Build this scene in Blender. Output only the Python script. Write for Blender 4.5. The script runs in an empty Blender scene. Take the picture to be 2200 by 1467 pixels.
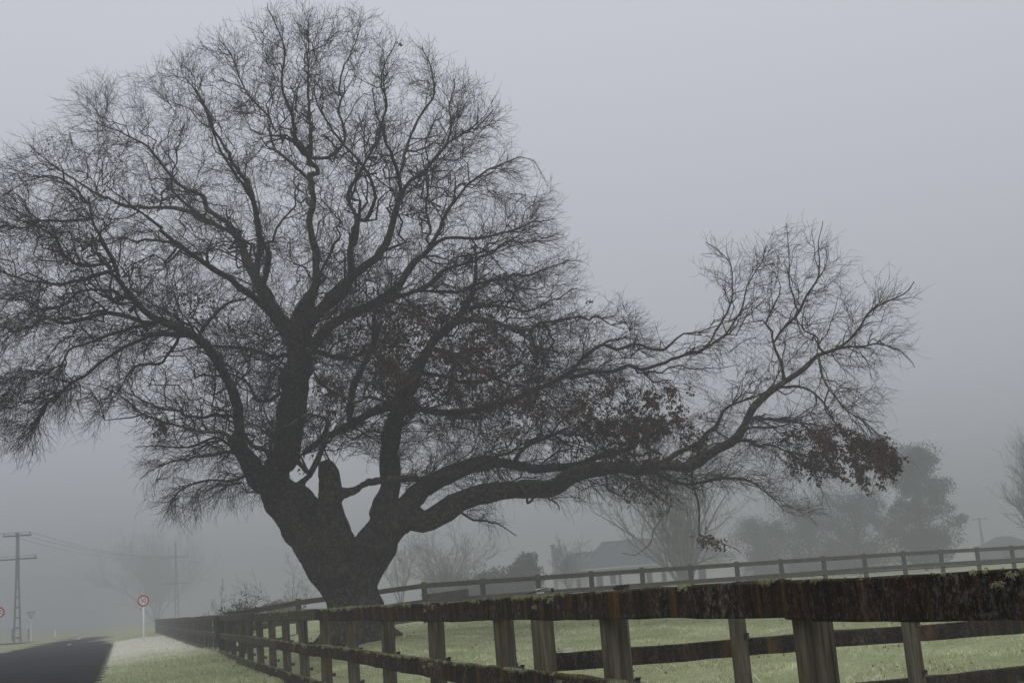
import bpy, math, random
import numpy as np
from mathutils import Vector, Matrix, kdtree

random.seed(7)
rng = np.random.default_rng(11)
SC = bpy.context.scene
COL = SC.collection

# ------------------------------------------------------------------ camera, sky, sun, exposure
FPX, W0, H0 = 2600.0, 2200.0, 1467.0
ROLL, PITCH, EYE = math.radians(4.5), math.radians(11.583), 1.24
FWD = np.array([0, math.cos(PITCH), math.sin(PITCH)])
UP0 = np.array([0, -math.sin(PITCH), math.cos(PITCH)])
RGT = math.cos(ROLL) * np.array([1.0, 0, 0]) - math.sin(ROLL) * UP0
UPV = math.sin(ROLL) * np.array([1.0, 0, 0]) + math.cos(ROLL) * UP0
CAM = np.array([0, 0, EYE])
cd = bpy.data.cameras.new('camera')
cd.sensor_width = 36.0
cd.lens = 36.0 * FPX / W0
cd.clip_start, cd.clip_end = 0.05, 5000.0
co = bpy.data.objects.new('camera', cd)
COL.objects.link(co)
mw = Matrix.Identity(4)
for r_ in range(3):
    mw[r_][0], mw[r_][1], mw[r_][2], mw[r_][3] = RGT[r_], UPV[r_], -FWD[r_], CAM[r_]
co.matrix_world = mw
SC.camera = co

wd = bpy.data.worlds.new('World')
SC.world = wd
wd.use_nodes = True
wn, wl = wd.node_tree.nodes, wd.node_tree.links
wn.clear()
w_out = wn.new('ShaderNodeOutputWorld')
w_bg = wn.new('ShaderNodeBackground')
w_tc = wn.new('ShaderNodeTexCoord')
w_sep = wn.new('ShaderNodeSeparateXYZ')
w_rmp = wn.new('ShaderNodeValToRGB')          # overcast sky: brighter towards the zenith, all round
SKY_LOW, SKY_TOP = (0.42, 0.435, 0.485, 1), (0.72, 0.735, 0.80, 1)
w_rmp.color_ramp.elements[0].position = 0.0
w_rmp.color_ramp.elements[0].color = SKY_LOW
w_rmp.color_ramp.elements[1].position = 1.0
w_rmp.color_ramp.elements[1].color = SKY_TOP
e_ = w_rmp.color_ramp.elements.new(0.45)
e_.color = (0.655, 0.672, 0.755, 1)
e_ = w_rmp.color_ramp.elements.new(0.15)
e_.color = (0.545, 0.56, 0.63, 1)
wl.new(w_tc.outputs['Generated'], w_sep.inputs[0])
wl.new(w_sep.outputs[2], w_rmp.inputs[0])
wl.new(w_rmp.outputs[0], w_bg.inputs[0])
w_bg.inputs[1].default_value = 1.0
wl.new(w_bg.outputs[0], w_out.inputs[0])

sl = bpy.data.lights.new('sun', 'SUN')
sl.energy, sl.angle, sl.color = 1.0, math.radians(60), (1.0, 0.97, 0.93)
so = bpy.data.objects.new('sun', sl)
COL.objects.link(so)
so.rotation_euler = (math.radians(38), 0, math.radians(-30))

SC.view_settings.view_transform = 'Standard'
SC.view_settings.look = 'None'
SC.view_settings.exposure = 0.0
SC.view_settings.gamma = 1.0
SC.render.engine = 'CYCLES'
SC.cycles.max_bounces = 4
SC.cycles.diffuse_bounces = 2
SC.cycles.glossy_bounces = 2
SC.cycles.volume_bounces = 1
SC.cycles.use_denoising = True
SC.cycles.use_adaptive_sampling = False

# ------------------------------------------------------------------ helpers
def at(px, py, d):
    return CAM + d * (FWD + (px - 1100) / FPX * RGT - (py - 733.5) / FPX * UPV)
def proj(P):
    v = np.asarray(P) - CAM
    d = v @ FWD
    return 1100 + FPX * (v @ RGT) / d, 733.5 - FPX * (v @ UPV) / d, d
def hor(x):
    return 1334 - math.tan(ROLL) * (x - 262)
DV = at(262, 1334, 1) - CAM
DV[2] = 0
DV /= np.linalg.norm(DV)                       # along the road and the roadside fence
NV = np.array([DV[1], -DV[0], 0.0])            # across it, towards the paddock
def nt(n, t, z=0.0):
    p = NV * n + DV * t
    return np.array([p[0], p[1], z])
def sstep(a, b, x):
    u = np.clip((x - a) / (b - a), 0, 1)
    return u * u * (3 - 2 * u)
def ground_h(X, Y):
    X, Y = np.asarray(X, float), np.asarray(Y, float)
    n = X * NV[0] + Y * NV[1]
    t = X * DV[0] + Y * DV[1]
    g = np.interp(Y, [0, 9, 14, 21, 27, 38, 60, 130], [-.14, -.14, -.10, .20, .46, .50, .44, .30])
    g = g * np.clip(1 - .024 * np.clip(X, 0, 30), .3, 1)
    lump = .03 * np.sin(X * .9 + 1.3) * np.sin(Y * .7) + .02 * np.sin(X * 2.3 + Y * 1.7)
    pad = sstep(2.7, 5.0, n)
    verge = sstep(-.1, .8, n) * (1 - sstep(2.6, 3.2, n))
    m = .10 * verge * sstep(20, 40, t) + .10 * verge * np.exp(-((t - 35) / 5) ** 2) * sstep(.8, 2.2, n)
    left = sstep(-7.3, -9, n) * .12
    left = np.where(n < -7.3, np.clip((-7.3 - n) / 1.7, 0, 1) * .12, 0.0)
    return pad * (g + lump) + m + left
def ground_hit(px, py):
    r = at(px, py, 1) - CAM
    t = 1.0
    for _ in range(60):
        P = CAM + t * r
        z = float(ground_h(P[0], P[1]))
        if r[2] >= 0:
            break
        t2 = (z - EYE) / r[2]
        if abs(t2 - t) < 1e-3:
            break
        t = .5 * t + .5 * t2
    return CAM + t * r

def link(name, mesh, material=None, parent=None, kind=None):
    o = bpy.data.objects.new(name, mesh)
    COL.objects.link(o)
    if material is not None and mesh is not None and not mesh.materials:
        mesh.materials.append(material)
    if parent is not None:
        o.parent = parent
    if kind:
        o['kind'] = kind
    return o
def tag(o, label, cat, group=None):
    o['label'] = label
    o['category'] = cat
    if group:
        o['group'] = group
    return o
def thing(name, label, cat, loc=(0, 0, 0), group=None):
    o = bpy.data.objects.new(name, None)
    COL.objects.link(o)
    o.empty_display_size = .2
    o.location = loc
    return tag(o, label, cat, group)
def mesh_faces(name, V, F, smooth=False):
    """V (N,3) floats, F (M,k) ints, all faces k-sided"""
    V = np.asarray(V, np.float32).reshape(-1, 3)
    F = np.asarray(F, np.int32)
    me = bpy.data.meshes.new(name)
    me.vertices.add(len(V))
    me.vertices.foreach_set('co', V.ravel())
    k = F.shape[1]
    me.loops.add(F.size)
    me.loops.foreach_set('vertex_index', F.ravel())
    me.polygons.add(len(F))
    me.polygons.foreach_set('loop_start', np.arange(0, F.size, k, dtype=np.int32))
    me.polygons.foreach_set('use_smooth', np.full(len(F), smooth))
    me.update(calc_edges=True)
    return me
class MB:
    """mixed bag of vertices and faces for small hand-built meshes"""
    def __init__(s):
        s.v, s.f = [], []
    def add(s, v, f):
        b = len(s.v)
        s.v += [tuple(map(float, p)) for p in v]
        s.f += [tuple(i + b for i in q) for q in f]
        return s
    def box(s, c, d, rot=None):
        c = np.array(c, float)
        h = np.array(d, float) / 2
        vs = []
        for i in range(8):
            p = np.array([h[0] * (1 if i & 1 else -1), h[1] * (1 if i & 2 else -1), h[2] * (1 if i & 4 else -1)])
            if rot is not None:
                p = rot @ p
            vs.append(c + p)
        return s.add(vs, [(0, 2, 3, 1), (4, 5, 7, 6), (0, 1, 5, 4), (2, 6, 7, 3), (0, 4, 6, 2), (1, 3, 7, 5)])
    def prism(s, pts, axis_vec):
        a = np.array(axis_vec, float)
        n = len(pts)
        vs = [np.array(p, float) for p in pts] + [np.array(p, float) + a for p in pts]
        fs = [tuple(range(n))[::-1], tuple(range(n, 2 * n))] + [(i, (i + 1) % n, n + (i + 1) % n, n + i) for i in range(n)]
        return s.add(vs, fs)
    def tube(s, pts, rad, k=8, cap=True):
        pts = np.array(pts, float)
        rad = np.full(len(pts), rad) if np.isscalar(rad) else np.array(rad, float)
        V, F = tube_arrays(pts[None], rad[None], k)
        fs = [tuple(q) for q in F]
        if cap:
            m = (len(pts) - 1) * k
            fs += [tuple(range(k))[::-1], tuple(range(m, m + k))]
        return s.add(V, fs)
    def build(s, name, material, parent=None, smooth=False):
        me = bpy.data.meshes.new(name)
        me.from_pydata(s.v, [], s.f)
        if smooth:
            me.polygons.foreach_set('use_smooth', np.ones(len(me.polygons), bool))
        me.update()
        return link(name, me, material, parent)
def tube_arrays(P, R, k):
    """P (B,n,3), R (B,n) -> verts, quads"""
    P, R = np.asarray(P, float), np.asarray(R, float)
    B, n, _ = P.shape
    T = np.empty_like(P)
    T[:, 1:-1] = P[:, 2:] - P[:, :-2]
    T[:, 0] = P[:, 1] - P[:, 0]
    T[:, -1] = P[:, -1] - P[:, -2]
    T /= np.linalg.norm(T, axis=2, keepdims=True) + 1e-9
    mean = P[:, -1] - P[:, 0]
    ref = np.zeros((B, 3))
    ref[np.arange(B), np.argmin(np.abs(mean), axis=1)] = 1
    U = np.cross(T, ref[:, None, :])
    U /= np.linalg.norm(U, axis=2, keepdims=True) + 1e-9
    V = np.cross(T, U)
    a = np.arange(k) * 2 * math.pi / k
    ring = P[:, :, None, :] + R[:, :, None, None] * (np.cos(a)[None, None, :, None] * U[:, :, None, :] + np.sin(a)[None, None, :, None] * V[:, :, None, :])
    idx = np.arange(B * n * k).reshape(B, n, k)
    a0, b0 = idx[:, :-1, :], np.roll(idx, -1, axis=2)[:, :-1, :]
    a1, b1 = idx[:, 1:, :], np.roll(idx, -1, axis=2)[:, 1:, :]
    F = np.stack([a0, b0, b1, a1], -1).reshape(-1, 4)
    return ring.reshape(-1, 3), F
def join_arrays(parts):
    Vs, Fs, b = [], [], 0
    for V, F in parts:
        Vs.append(V)
        Fs.append(F + b)
        b += len(V)
    return np.concatenate(Vs), np.concatenate(Fs)
def unit(v):
    return v / (np.linalg.norm(v, axis=-1, keepdims=True) + 1e-9)
def frame(x, y, z, o):
    m = Matrix.Identity(4)
    for r in range(3):
        m[r][0], m[r][1], m[r][2], m[r][3] = x[r], y[r], z[r], o[r]
    return m

# ------------------------------------------------------------------ procedural materials
class Mat:
    def __init__(s, name, rough=.85, spec=.25):
        s.m = bpy.data.materials.new(name)
        s.m.use_nodes = True
        s.nt = s.m.node_tree
        s.b = s.nt.nodes['Principled BSDF']
        s.b.inputs['Roughness'].default_value = rough
        s.b.inputs['Specular IOR Level'].default_value = spec
    def n(s, t, **kw):
        nd = s.nt.nodes.new(t)
        for k, v in kw.items():
            setattr(nd, k, v)
        return nd
    def l(s, a, b):
        s.nt.links.new(a, b)
    def coord(s, which='Object', scale=(1, 1, 1), rand=True):
        tc = s.n('ShaderNodeTexCoord')
        mp = s.n('ShaderNodeMapping')
        mp.inputs['Scale'].default_value = scale
        s.l(tc.outputs[which], mp.inputs[0])
        if rand:
            oi = s.n('ShaderNodeObjectInfo')
            mu = s.n('ShaderNodeMath', operation='MULTIPLY')
            s.l(oi.outputs['Random'], mu.inputs[0])
            mu.inputs[1].default_value = 57.0
            s.l(mu.outputs[0], mp.inputs['Location'])
        return mp.outputs[0]
    def pos(s, scale=(1, 1, 1)):
        g = s.n('ShaderNodeNewGeometry')
        mp = s.n('ShaderNodeMapping')
        mp.inputs['Scale'].default_value = scale
        s.l(g.outputs['Position'], mp.inputs[0])
        return mp.outputs[0]
    def noise(s, vec, scale=5, detail=4, rough=.55, dist=0.0):
        nd = s.n('ShaderNodeTexNoise')
        nd.inputs['Scale'].default_value = scale
        nd.inputs['Detail'].default_value = detail
        nd.inputs['Roughness'].default_value = rough
        nd.inputs['Distortion'].default_value = dist
        s.l(vec, nd.inputs['Vector'])
        return nd.outputs[0]
    def ramp(s, fac, stops):
        nd = s.n('ShaderNodeValToRGB')
        cr = nd.color_ramp
        while len(cr.elements) < len(stops):
            cr.elements.new(.5)
        for e, (p, c) in zip(cr.elements, stops):
            e.position = p
            e.color = (*c, 1) if not np.isscalar(c) else (c, c, c, 1)
        s.l(fac, nd.inputs[0])
        return nd.outputs[0]
    def mix(s, fac, a, b, blend='MIX'):
        nd = s.n('ShaderNodeMix', data_type='RGBA', blend_type=blend)
        if np.isscalar(fac):
            nd.inputs[0].default_value = fac
        else:
            s.l(fac, nd.inputs[0])
        for v, i in ((a, 6), (b, 7)):
            if isinstance(v, tuple):
                nd.inputs[i].default_value = (*v, 1)
            else:
                s.l(v, nd.inputs[i])
        return nd.outputs[2]
    def mul(s, a, b):
        nd = s.n('ShaderNodeMath', operation='MULTIPLY')
        for v, i in ((a, 0), (b, 1)):
            if np.isscalar(v):
                nd.inputs[i].default_value = v
            else:
                s.l(v, nd.inputs[i])
        return nd.outputs[0]
    def bump(s, h, strength=.4, dist=.02):
        nd = s.n('ShaderNodeBump')
        nd.inputs['Strength'].default_value = strength
        nd.inputs['Distance'].default_value = dist
        s.l(h, nd.inputs['Height'])
        s.l(nd.outputs[0], s.b.inputs['Normal'])
    def color(s, c):
        if isinstance(c, tuple):
            s.b.inputs['Base Color'].default_value = (*c, 1)
        else:
            s.l(c, s.b.inputs['Base Color'])
        return s
    def up(s):
        g = s.n('ShaderNodeNewGeometry')
        sp = s.n('ShaderNodeSeparateXYZ')
        s.l(g.outputs['Normal'], sp.inputs[0])
        return sp.outputs[2]

def plain(name, c, rough=.7, spec=.3, var=.25, scale=6):
    m = Mat(name, rough, spec)
    f = m.noise(m.coord('Object'), scale, 4)
    d = tuple(x * (1 - var) for x in c)
    m.color(m.ramp(f, [(.3, d), (.7, tuple(min(1, x * (1 + var * .6)) for x in c))]))
    return m.m

def make_bark(name, dark, light, moss, pale=None):
    m = Mat(name, .95, .04)
    p = m.pos()
    f1 = m.noise(p, 3.0, 6, .65)
    base = m.ramp(f1, [(.3, dark), (.7, light)])
    f2 = m.noise(m.pos((1, 1, .25)), 26, 5, .7)
    base = m.mix(m.ramp(f2, [(.42, 0.), (.6, .6)]), base, tuple(x * .45 for x in dark))
    f3 = m.noise(p, 2.2, 5, .6)
    upf = m.ramp(m.up(), [(.15, 0.), (.75, 1.)])
    base = m.mix(m.mul(m.ramp(f3, [(.38, 0.), (.6, .85)]), upf), base, moss)
    if pale:
        f4 = m.noise(p, 14, 5, .7)
        base = m.mix(m.ramp(f4, [(.5, 0.), (.6, .7)]), base, pale)
    m.color(base)
    m.bump(m.noise(m.pos((1, 1, .22)), 22, 6, .7), .9, .05)
    return m.m
M_BARK = make_bark('oak_bark', (.013, .011, .009), (.074, .063, .050), (.062, .070, .032), (.14, .135, .10))
M_BARKP = make_bark('lichened_oak_bark', (.06, .057, .048), (.15, .145, .12), (.17, .18, .11), (.32, .32, .25))
M_TWIG = plain('oak_twig', (.034, .030, .028), .9, .1)
M_LEAF = Mat('dead_oak_leaf', .75, .25)
_f = M_LEAF.noise(M_LEAF.pos(), 7, 3)
M_LEAF.color(M_LEAF.ramp(_f, [(.3, (.030, .015, .011)), (.52, (.066, .028, .018)), (.72, (.175, .068, .030))]))
M_LEAF = M_LEAF.m
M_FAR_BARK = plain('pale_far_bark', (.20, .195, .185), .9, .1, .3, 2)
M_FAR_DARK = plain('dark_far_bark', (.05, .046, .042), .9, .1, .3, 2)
M_EVERGREEN = plain('evergreen_leaf', (.035, .048, .030), .7, .3, .5, 1.5)
M_BUSH = plain('bush_leaf', (.030, .036, .024), .7, .3, .5, 3)

def make_rail_wood(name, wet):
    m = Mat(name, .85, .06)
    c = m.coord('Object')
    cs = m.coord('Object', (9, 9, .9))
    f = m.noise(cs, 2.2, 5, .65, .2)
    if wet:
        base = m.ramp(f, [(.30, (.003, .002, .002)), (.46, (.009, .006, .004)), (.57, (.040, .019, .010)), (.69, (.075, .039, .023)), (.82, (.12, .098, .080))])
    else:
        base = m.ramp(f, [(.28, (.030, .028, .020)), (.5, (.058, .054, .038)), (.72, (.095, .088, .062))])
    # pale crusty lichen
    g = m.noise(c, 24, 7, .75, .3)
    g2 = m.noise(c, 3.2, 3, .5)
    cr = m.mul(m.ramp(g, [(.50, 0.), (.60, 1.)]), m.ramp(g2, [(.45, 0.), (.62, .85 if wet else .35)]))
    base = m.mix(cr, base, (.17, .150, .140) if wet else (.17, .17, .13))
    if wet:
        h1 = m.noise(m.coord('Object', (1, 1, .6)), 60, 6, .8, .4)
        base = m.mix(m.ramp(h1, [(.40, .85), (.52, 0.)]), base, (.004, .003, .003))
        h2 = m.noise(m.coord('Object', (1, 1, .5)), 85, 5, .75)
        h3 = m.noise(c, 1.3, 3, .6)
        base = m.mix(m.mul(m.ramp(h2, [(.54, 0.), (.64, .8)]), m.ramp(h3, [(.35, .25), (.6, 1.)])), base, (.125, .105, .092))
    # orange algae streaks running down
    o1 = m.noise(m.coord('Object', (1, 1, .04)), 4.2, 3, .6)
    o2 = m.noise(m.coord('Object', (1, 1, .3)), 16, 4, .6)
    om = m.mul(m.ramp(o1, [(.56, 0.), (.64, 1.)]), m.ramp(o2, [(.36, .1), (.6, .9)]))
    base = m.mix(om, base, (.115, .060, .008) if wet else (.12, .075, .012))
    # moss along the upper edge
    tc = m.n('ShaderNodeTexCoord')
    sp = m.n('ShaderNodeSeparateXYZ')
    m.l(tc.outputs['Object'], sp.inputs[0])
    ad = m.n('ShaderNodeMath', operation='ADD')
    m.l(sp.outputs[2], ad.inputs[0])
    m.l(m.mul(m.noise(c, 11, 4), .05), ad.inputs[1])
    ed = m.ramp(ad.outputs[0], [(.010, 0.), (.028, .8 if not wet else .35)])
    base = m.mix(ed, base, (.15, .155, .07))
    m.color(base)
    m.bump(m.noise(c, 34, 8, .75), 1.0, .02)
    return m.m
M_RAIL_WET = make_rail_wood('dark_wet_rail_wood', True)
M_RAIL_PALE = make_rail_wood('pale_mossy_rail_wood', False)

def make_post_wood(name, a, b, orange=.6):
    m = Mat(name, .92, .05)
    cs = m.coord('Object', (14, 14, .8))
    f = m.noise(cs, 2.5, 6, .65, .15)
    base = m.ramp(f, [(.25, tuple(x * .35 for x in a)), (.42, a), (.68, b)])
    g = m.noise(m.coord('Object', (1, 1, .35)), 5, 4, .6)
    base = m.mix(m.ramp(g, [(.52, 0.), (.66, .7)]), base, (.058, .058, .030))
    o = m.noise(m.coord('Object', (1, 1, .22)), 9, 5, .65)
    base = m.mix(m.ramp(o, [(.54, 0.), (.66, orange)]), base, (.105, .060, .010))
    k = m.noise(m.coord('Object', (20, 20, .35)), 1.4, 3, .5)
    base = m.mix(m.ramp(k, [(.66, 0.), (.70, .85)]), base, (.012, .010, .009))
    m.color(base)
    m.bump(f, .6, .01)
    return m.m
M_POST = make_post_wood('weathered_post_wood', (.062, .054, .038), (.155, .138, .102), .7)
M_POST_FAR = make_post_wood('dull_post_wood', (.05, .05, .04), (.10, .098, .08), .25)
M_LICHEN = plain('pale_green_lichen', (.27, .28, .155), .9, .1, .4, 60)
M_BLACK = plain('black_plastic', (.012, .012, .013), .5, .4)
M_WHITE = plain('white_porcelain', (.62, .62, .58), .35, .5, .08)
M_WIRE = plain('galvanised_wire', (.10, .10, .10), .5, .5, .1)

# ------------------------------------------------------------------ ground, road
def axis_vals(lo, hi, fine_lo, fine_hi, fine, coarse_n):
    a = -np.geomspace(1, 1 - lo + fine_lo, coarse_n)[::-1] + 1 + fine_lo
    b = np.arange(fine_lo, fine_hi, fine)
    c = np.geomspace(1, 1 + hi - fine_hi, coarse_n) - 1 + fine_hi
    return np.unique(np.concatenate([a, b, c]))
gx = axis_vals(-520, 520, -24, 24, .5, 26)
gy = axis_vals(-60, 560, -4, 62, .5, 26)
GX, GY = np.meshgrid(gx, gy)
GZ = ground_h(GX, GY)
nn_ = GX * NV[0] + GY * NV[1]
GZ = np.where((nn_ < -.55) & (nn_ > -7.1), -.012, GZ)
gv = np.stack([GX, GY, GZ], -1).reshape(-1, 3)
gi = np.arange(gv.shape[0]).reshape(GX.shape)
gf = np.stack([gi[:-1, :-1], gi[:-1, 1:], gi[1:, 1:], gi[1:, :-1]], -1).reshape(-1, 4)
m = Mat('turf', .95, .1)
p = m.pos()
c1 = m.ramp(m.noise(p, .55, 5, .6), [(.35, (.28, .32, .14)), (.65, (.46, .50, .28))])
c2 = m.mix(m.ramp(m.noise(p, 9, 5, .7), [(.45, 0.), (.7, .7)]), c1, (.22, .22, .12))
c2 = m.mix(m.ramp(m.noise(p, 2.3, 4, .6), [(.55, 0.), (.75, .6)]), c2, (.26, .25, .18))
def along(vec, lo, hi):
    g_ = m.n('ShaderNodeNewGeometry')
    d_ = m.n('ShaderNodeVectorMath', operation='DOT_PRODUCT')
    m.l(g_.outputs['Position'], d_.inputs[0])
    d_.inputs[1].default_value = tuple(vec)
    r_ = m.n('ShaderNodeMapRange', interpolation_type='SMOOTHSTEP')
    r_.inputs[1].default_value, r_.inputs[2].default_value = lo, hi
    m.l(d_.outputs['Value'], r_.inputs[0])
    return r_.outputs[0]
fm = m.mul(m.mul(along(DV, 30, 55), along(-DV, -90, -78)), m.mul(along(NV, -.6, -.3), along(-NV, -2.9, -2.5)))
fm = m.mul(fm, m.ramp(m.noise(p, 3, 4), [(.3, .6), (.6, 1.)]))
c2 = m.mix(fm, c2, (.80, .79, .68))  # brightening put into the turf colour along the far verge
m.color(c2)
m.bump(m.noise(p, 18, 5, .7), .8, .06)
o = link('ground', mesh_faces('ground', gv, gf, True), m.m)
o['kind'] = 'structure'

m = Mat('wet_asphalt', .95, .0)
p = m.pos()
c1 = m.ramp(m.noise(p, 60, 4, .7), [(.3, (.010, .0095, .010)), (.7, (.026, .025, .026))])
c1 = m.mix(m.ramp(m.noise(m.pos((1, 1, 1)), .5, 4, .6), [(.4, 0.), (.65, .5)]), c1, (.036, .035, .038))
m.color(c1)
rr = m.ramp(m.noise(p, .35, 3), [(.4, .95), (.62, .7)])
m.l(rr, m.b.inputs['Roughness'])
m.bump(m.noise(p, 90, 4, .7), .5, .008)
M_ROAD = m.m
rt = np.concatenate([np.arange(-20, 60, .5), np.arange(60, 420, 4.)])
rn = np.linspace(0, 1, 9)
def road_edges(t):
    r = -.40 + .05 * np.sin(t * 1.9) + .04 * np.sin(t * 4.7 + 1)
    l = -6.9 + .06 * np.sin(t * 1.3)
    bend = 0.0
    return r + bend, l + bend
RV = []
for t in rt:
    r, l = road_edges(t)
    for u in rn:
        RV.append(nt(l + (r - l) * u, t, -.004 + .02 * (1 - (2 * u - 1) ** 2)))
ri = np.arange(len(RV)).reshape(len(rt), len(rn))
RF = np.stack([ri[:-1, :-1], ri[:-1, 1:], ri[1:, 1:], ri[1:, :-1]], -1).reshape(-1, 4)
o = link('road', mesh_faces('road', RV, RF, True), M_ROAD)
o['kind'] = 'structure'
# side road running off to the left at the give-way sign
mb = MB()
sv = []
for u in np.linspace(0, 1, 20):
    n_ = -6.5 - 60 * u
    fl = 5.0 * max(0, 1 - u * 14) ** 2
    sv += [nt(n_, 112 - fl, .128 if u > .06 else .006 + .12 * min(1, u / .06)), nt(n_, 119.5 + fl, .128 if u > .06 else .006 + .12 * min(1, u / .06))]
sf = [(2 * i, 2 * i + 1, 2 * i + 3, 2 * i + 2) for i in range(19)]
mb.add(sv, sf)
o = mb.build('side_road', M_ROAD)
o['kind'] = 'structure'
# white edge line sweeping across the junction
M_PAINT = plain('road_paint', (.62, .62, .60), .6, .3, .3, 3)
def ribbon(name, pts, w, z):
    pts = [np.array(q, float) for q in pts]
    vs = []
    for i, q in enumerate(pts):
        tg = unit(pts[min(i + 1, len(pts) - 1)] - pts[max(i - 1, 0)])
        sd = np.array([tg[1], -tg[0], 0])
        vs += [q + sd * w / 2 + [0, 0, z], q - sd * w / 2 + [0, 0, z]]
    b = MB().add(vs, [(2 * i, 2 * i + 1, 2 * i + 3, 2 * i + 2) for i in range(len(pts) - 1)])
    o = b.build(name, M_PAINT)
    o['kind'] = 'structure'
    return o
ln = [nt(-3.72 - 2.2 * ((t - 112) / 150) ** 2 if t > 112 else -3.72, t) for t in np.linspace(112, 150, 12)]
ribbon('edge_line', [nt(-3.9, 113.2), nt(-3.78, 116), nt(-3.75, 122), nt(-3.8, 132), nt(-3.9, 142), nt(-4.3, 160), nt(-4.9, 185)], .34, .026)
ribbon('junction_line', [nt(-6.0, 114.4), nt(-5.3, 114.2), nt(-4.75, 113.9)], .55, .024)
ribbon('lane_line', [nt(-3.3, 84), nt(-3.3, 89)], .12, .028)

# ------------------------------------------------------------------ grass blades (beyond counting)
def blades(name, XY, h, w, lean, cols, mat):
    B = len(XY)
    z = ground_h(XY[:, 0], XY[:, 1])
    a = rng.uniform(0, 2 * math.pi, B)
    d = np.stack([np.cos(a), np.sin(a), np.zeros(B)], 1)
    b2 = rng.uniform(0, 2 * math.pi, B)
    ld = np.stack([np.cos(b2), np.sin(b2), np.zeros(B)], 1)
    root = np.stack([XY[:, 0], XY[:, 1], z - .01], 1)
    up = np.array([0, 0, 1.0])
    v0 = root - d * w[:, None] / 2
    v1 = root + d * w[:, None] / 2
    tip = root + up * (h * (1 - .3 * lean))[:, None] + ld * (lean * h)[:, None]
    v4 = tip + d * w[:, None] * .18
    v5 = tip - d * w[:, None] * .18
    V = np.stack([v0, v1, v4, v5], 1).reshape(-1, 3)
    i = np.arange(B)[:, None] * 4
    F = i + np.array([0, 1, 2, 3])
    me = mesh_faces(name, V, F)
    at_ = me.attributes.new('tint', 'FLOAT_COLOR', 'POINT')
    cc = np.concatenate([np.repeat(cols, 4, axis=0), np.ones((B * 4, 1))], 1).astype(np.float32)
    at_.data.foreach_set('color', cc.ravel())
    return link(name, me, mat)
m = Mat('grass_blade', .7, .2)
an = m.n('ShaderNodeAttribute', attribute_name='tint')
m.color(an.outputs['Color'])
M_GRASS = m.m
def vnoise(X, Y, s, ph=0.0):
    return .5 + .25 * (np.sin(X * s + 1.7 + ph) * np.cos(Y * s * 1.13 + .4 - ph) + np.sin((X * .6 + Y * .8) * s * 2.1 + 2.2 + ph) * .6 + np.sin((X * .9 - Y * .5) * s * 3.7 + ph) * .4)
def pick(cols, f):
    cols = np.array(cols)
    f = np.clip(f, 0, .999) * (len(cols) - 1)
    i = f.astype(int)
    u = (f - i)[:, None]
    return cols[i] * (1 - u) + cols[i + 1] * u
# paddock, seen under and between the rails
Bp = 190000
u = rng.uniform(0, 1, Bp)
Yp = 9.5 + 27 * u ** .85
Xp = rng.uniform(-1, 1, Bp) * (Yp * .46) + Yp * .02
XY = np.stack([Xp, Yp], 1)
nn_ = XY @ NV[:2]
XY = XY[nn_ > 2.75]
f = vnoise(XY[:, 0], XY[:, 1], .9) * .7 + rng.uniform(-.25, .5, len(XY))
cols = pick([(.30, .35, .17), (.50, .56, .29), (.68, .73, .44), (.80, .80, .60)], f)
cols *= (.72 + .55 * np.clip(vnoise(XY[:, 0], XY[:, 1], 2.6, .7) * vnoise(XY[:, 0], XY[:, 1], 1.1, 3.1) * 2, 0, 1))[:, None]
brn = (vnoise(XY[:, 0], XY[:, 1], .55, 2.0) > .62) & (rng.uniform(0, 1, len(XY)) < .5)
cols[brn] = np.array([.27, .21, .15])
hh = rng.uniform(.03, .075, len(XY)) * (.45 + 1.5 * vnoise(XY[:, 0], XY[:, 1], 2.6, .7) ** 2)
o = blades('paddock_grass', XY, hh, rng.uniform(.005, .011, len(XY)), rng.uniform(.3, 1.5, len(XY)), cols, M_GRASS)
o['kind'] = 'stuff'
tag(o, 'short green paddock grass growing beyond the roadside fence', 'grass')
# verge between road and fence, with brightening painted into the blade colours farther along
Bv = 75000
tv = 21 + 75 * rng.uniform(0, 1, Bv) ** 1.25
nv = rng.uniform(-.42, 2.75, Bv)
XY = nv[:, None] * NV[None, :2] + tv[:, None] * DV[None, :2]
f = vnoise(XY[:, 0], XY[:, 1], .8) * .6 + rng.uniform(-.2, .4, Bv)
green = pick([(.30, .345, .16), (.45, .50, .26), (.60, .63, .38), (.74, .73, .52)], f)
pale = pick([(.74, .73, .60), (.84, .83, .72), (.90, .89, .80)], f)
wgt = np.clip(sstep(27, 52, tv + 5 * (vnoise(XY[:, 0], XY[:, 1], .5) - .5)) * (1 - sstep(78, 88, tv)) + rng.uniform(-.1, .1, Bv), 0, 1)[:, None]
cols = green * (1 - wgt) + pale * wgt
hh = rng.uniform(.03, .08, Bv) * (1 + 1.2 * sstep(1.9, 2.5, nv))
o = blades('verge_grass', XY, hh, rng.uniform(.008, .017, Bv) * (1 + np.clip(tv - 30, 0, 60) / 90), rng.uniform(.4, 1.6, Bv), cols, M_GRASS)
o['kind'] = 'stuff'
tag(o, 'pale roadside grass between the asphalt and the fence', 'grass')

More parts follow.
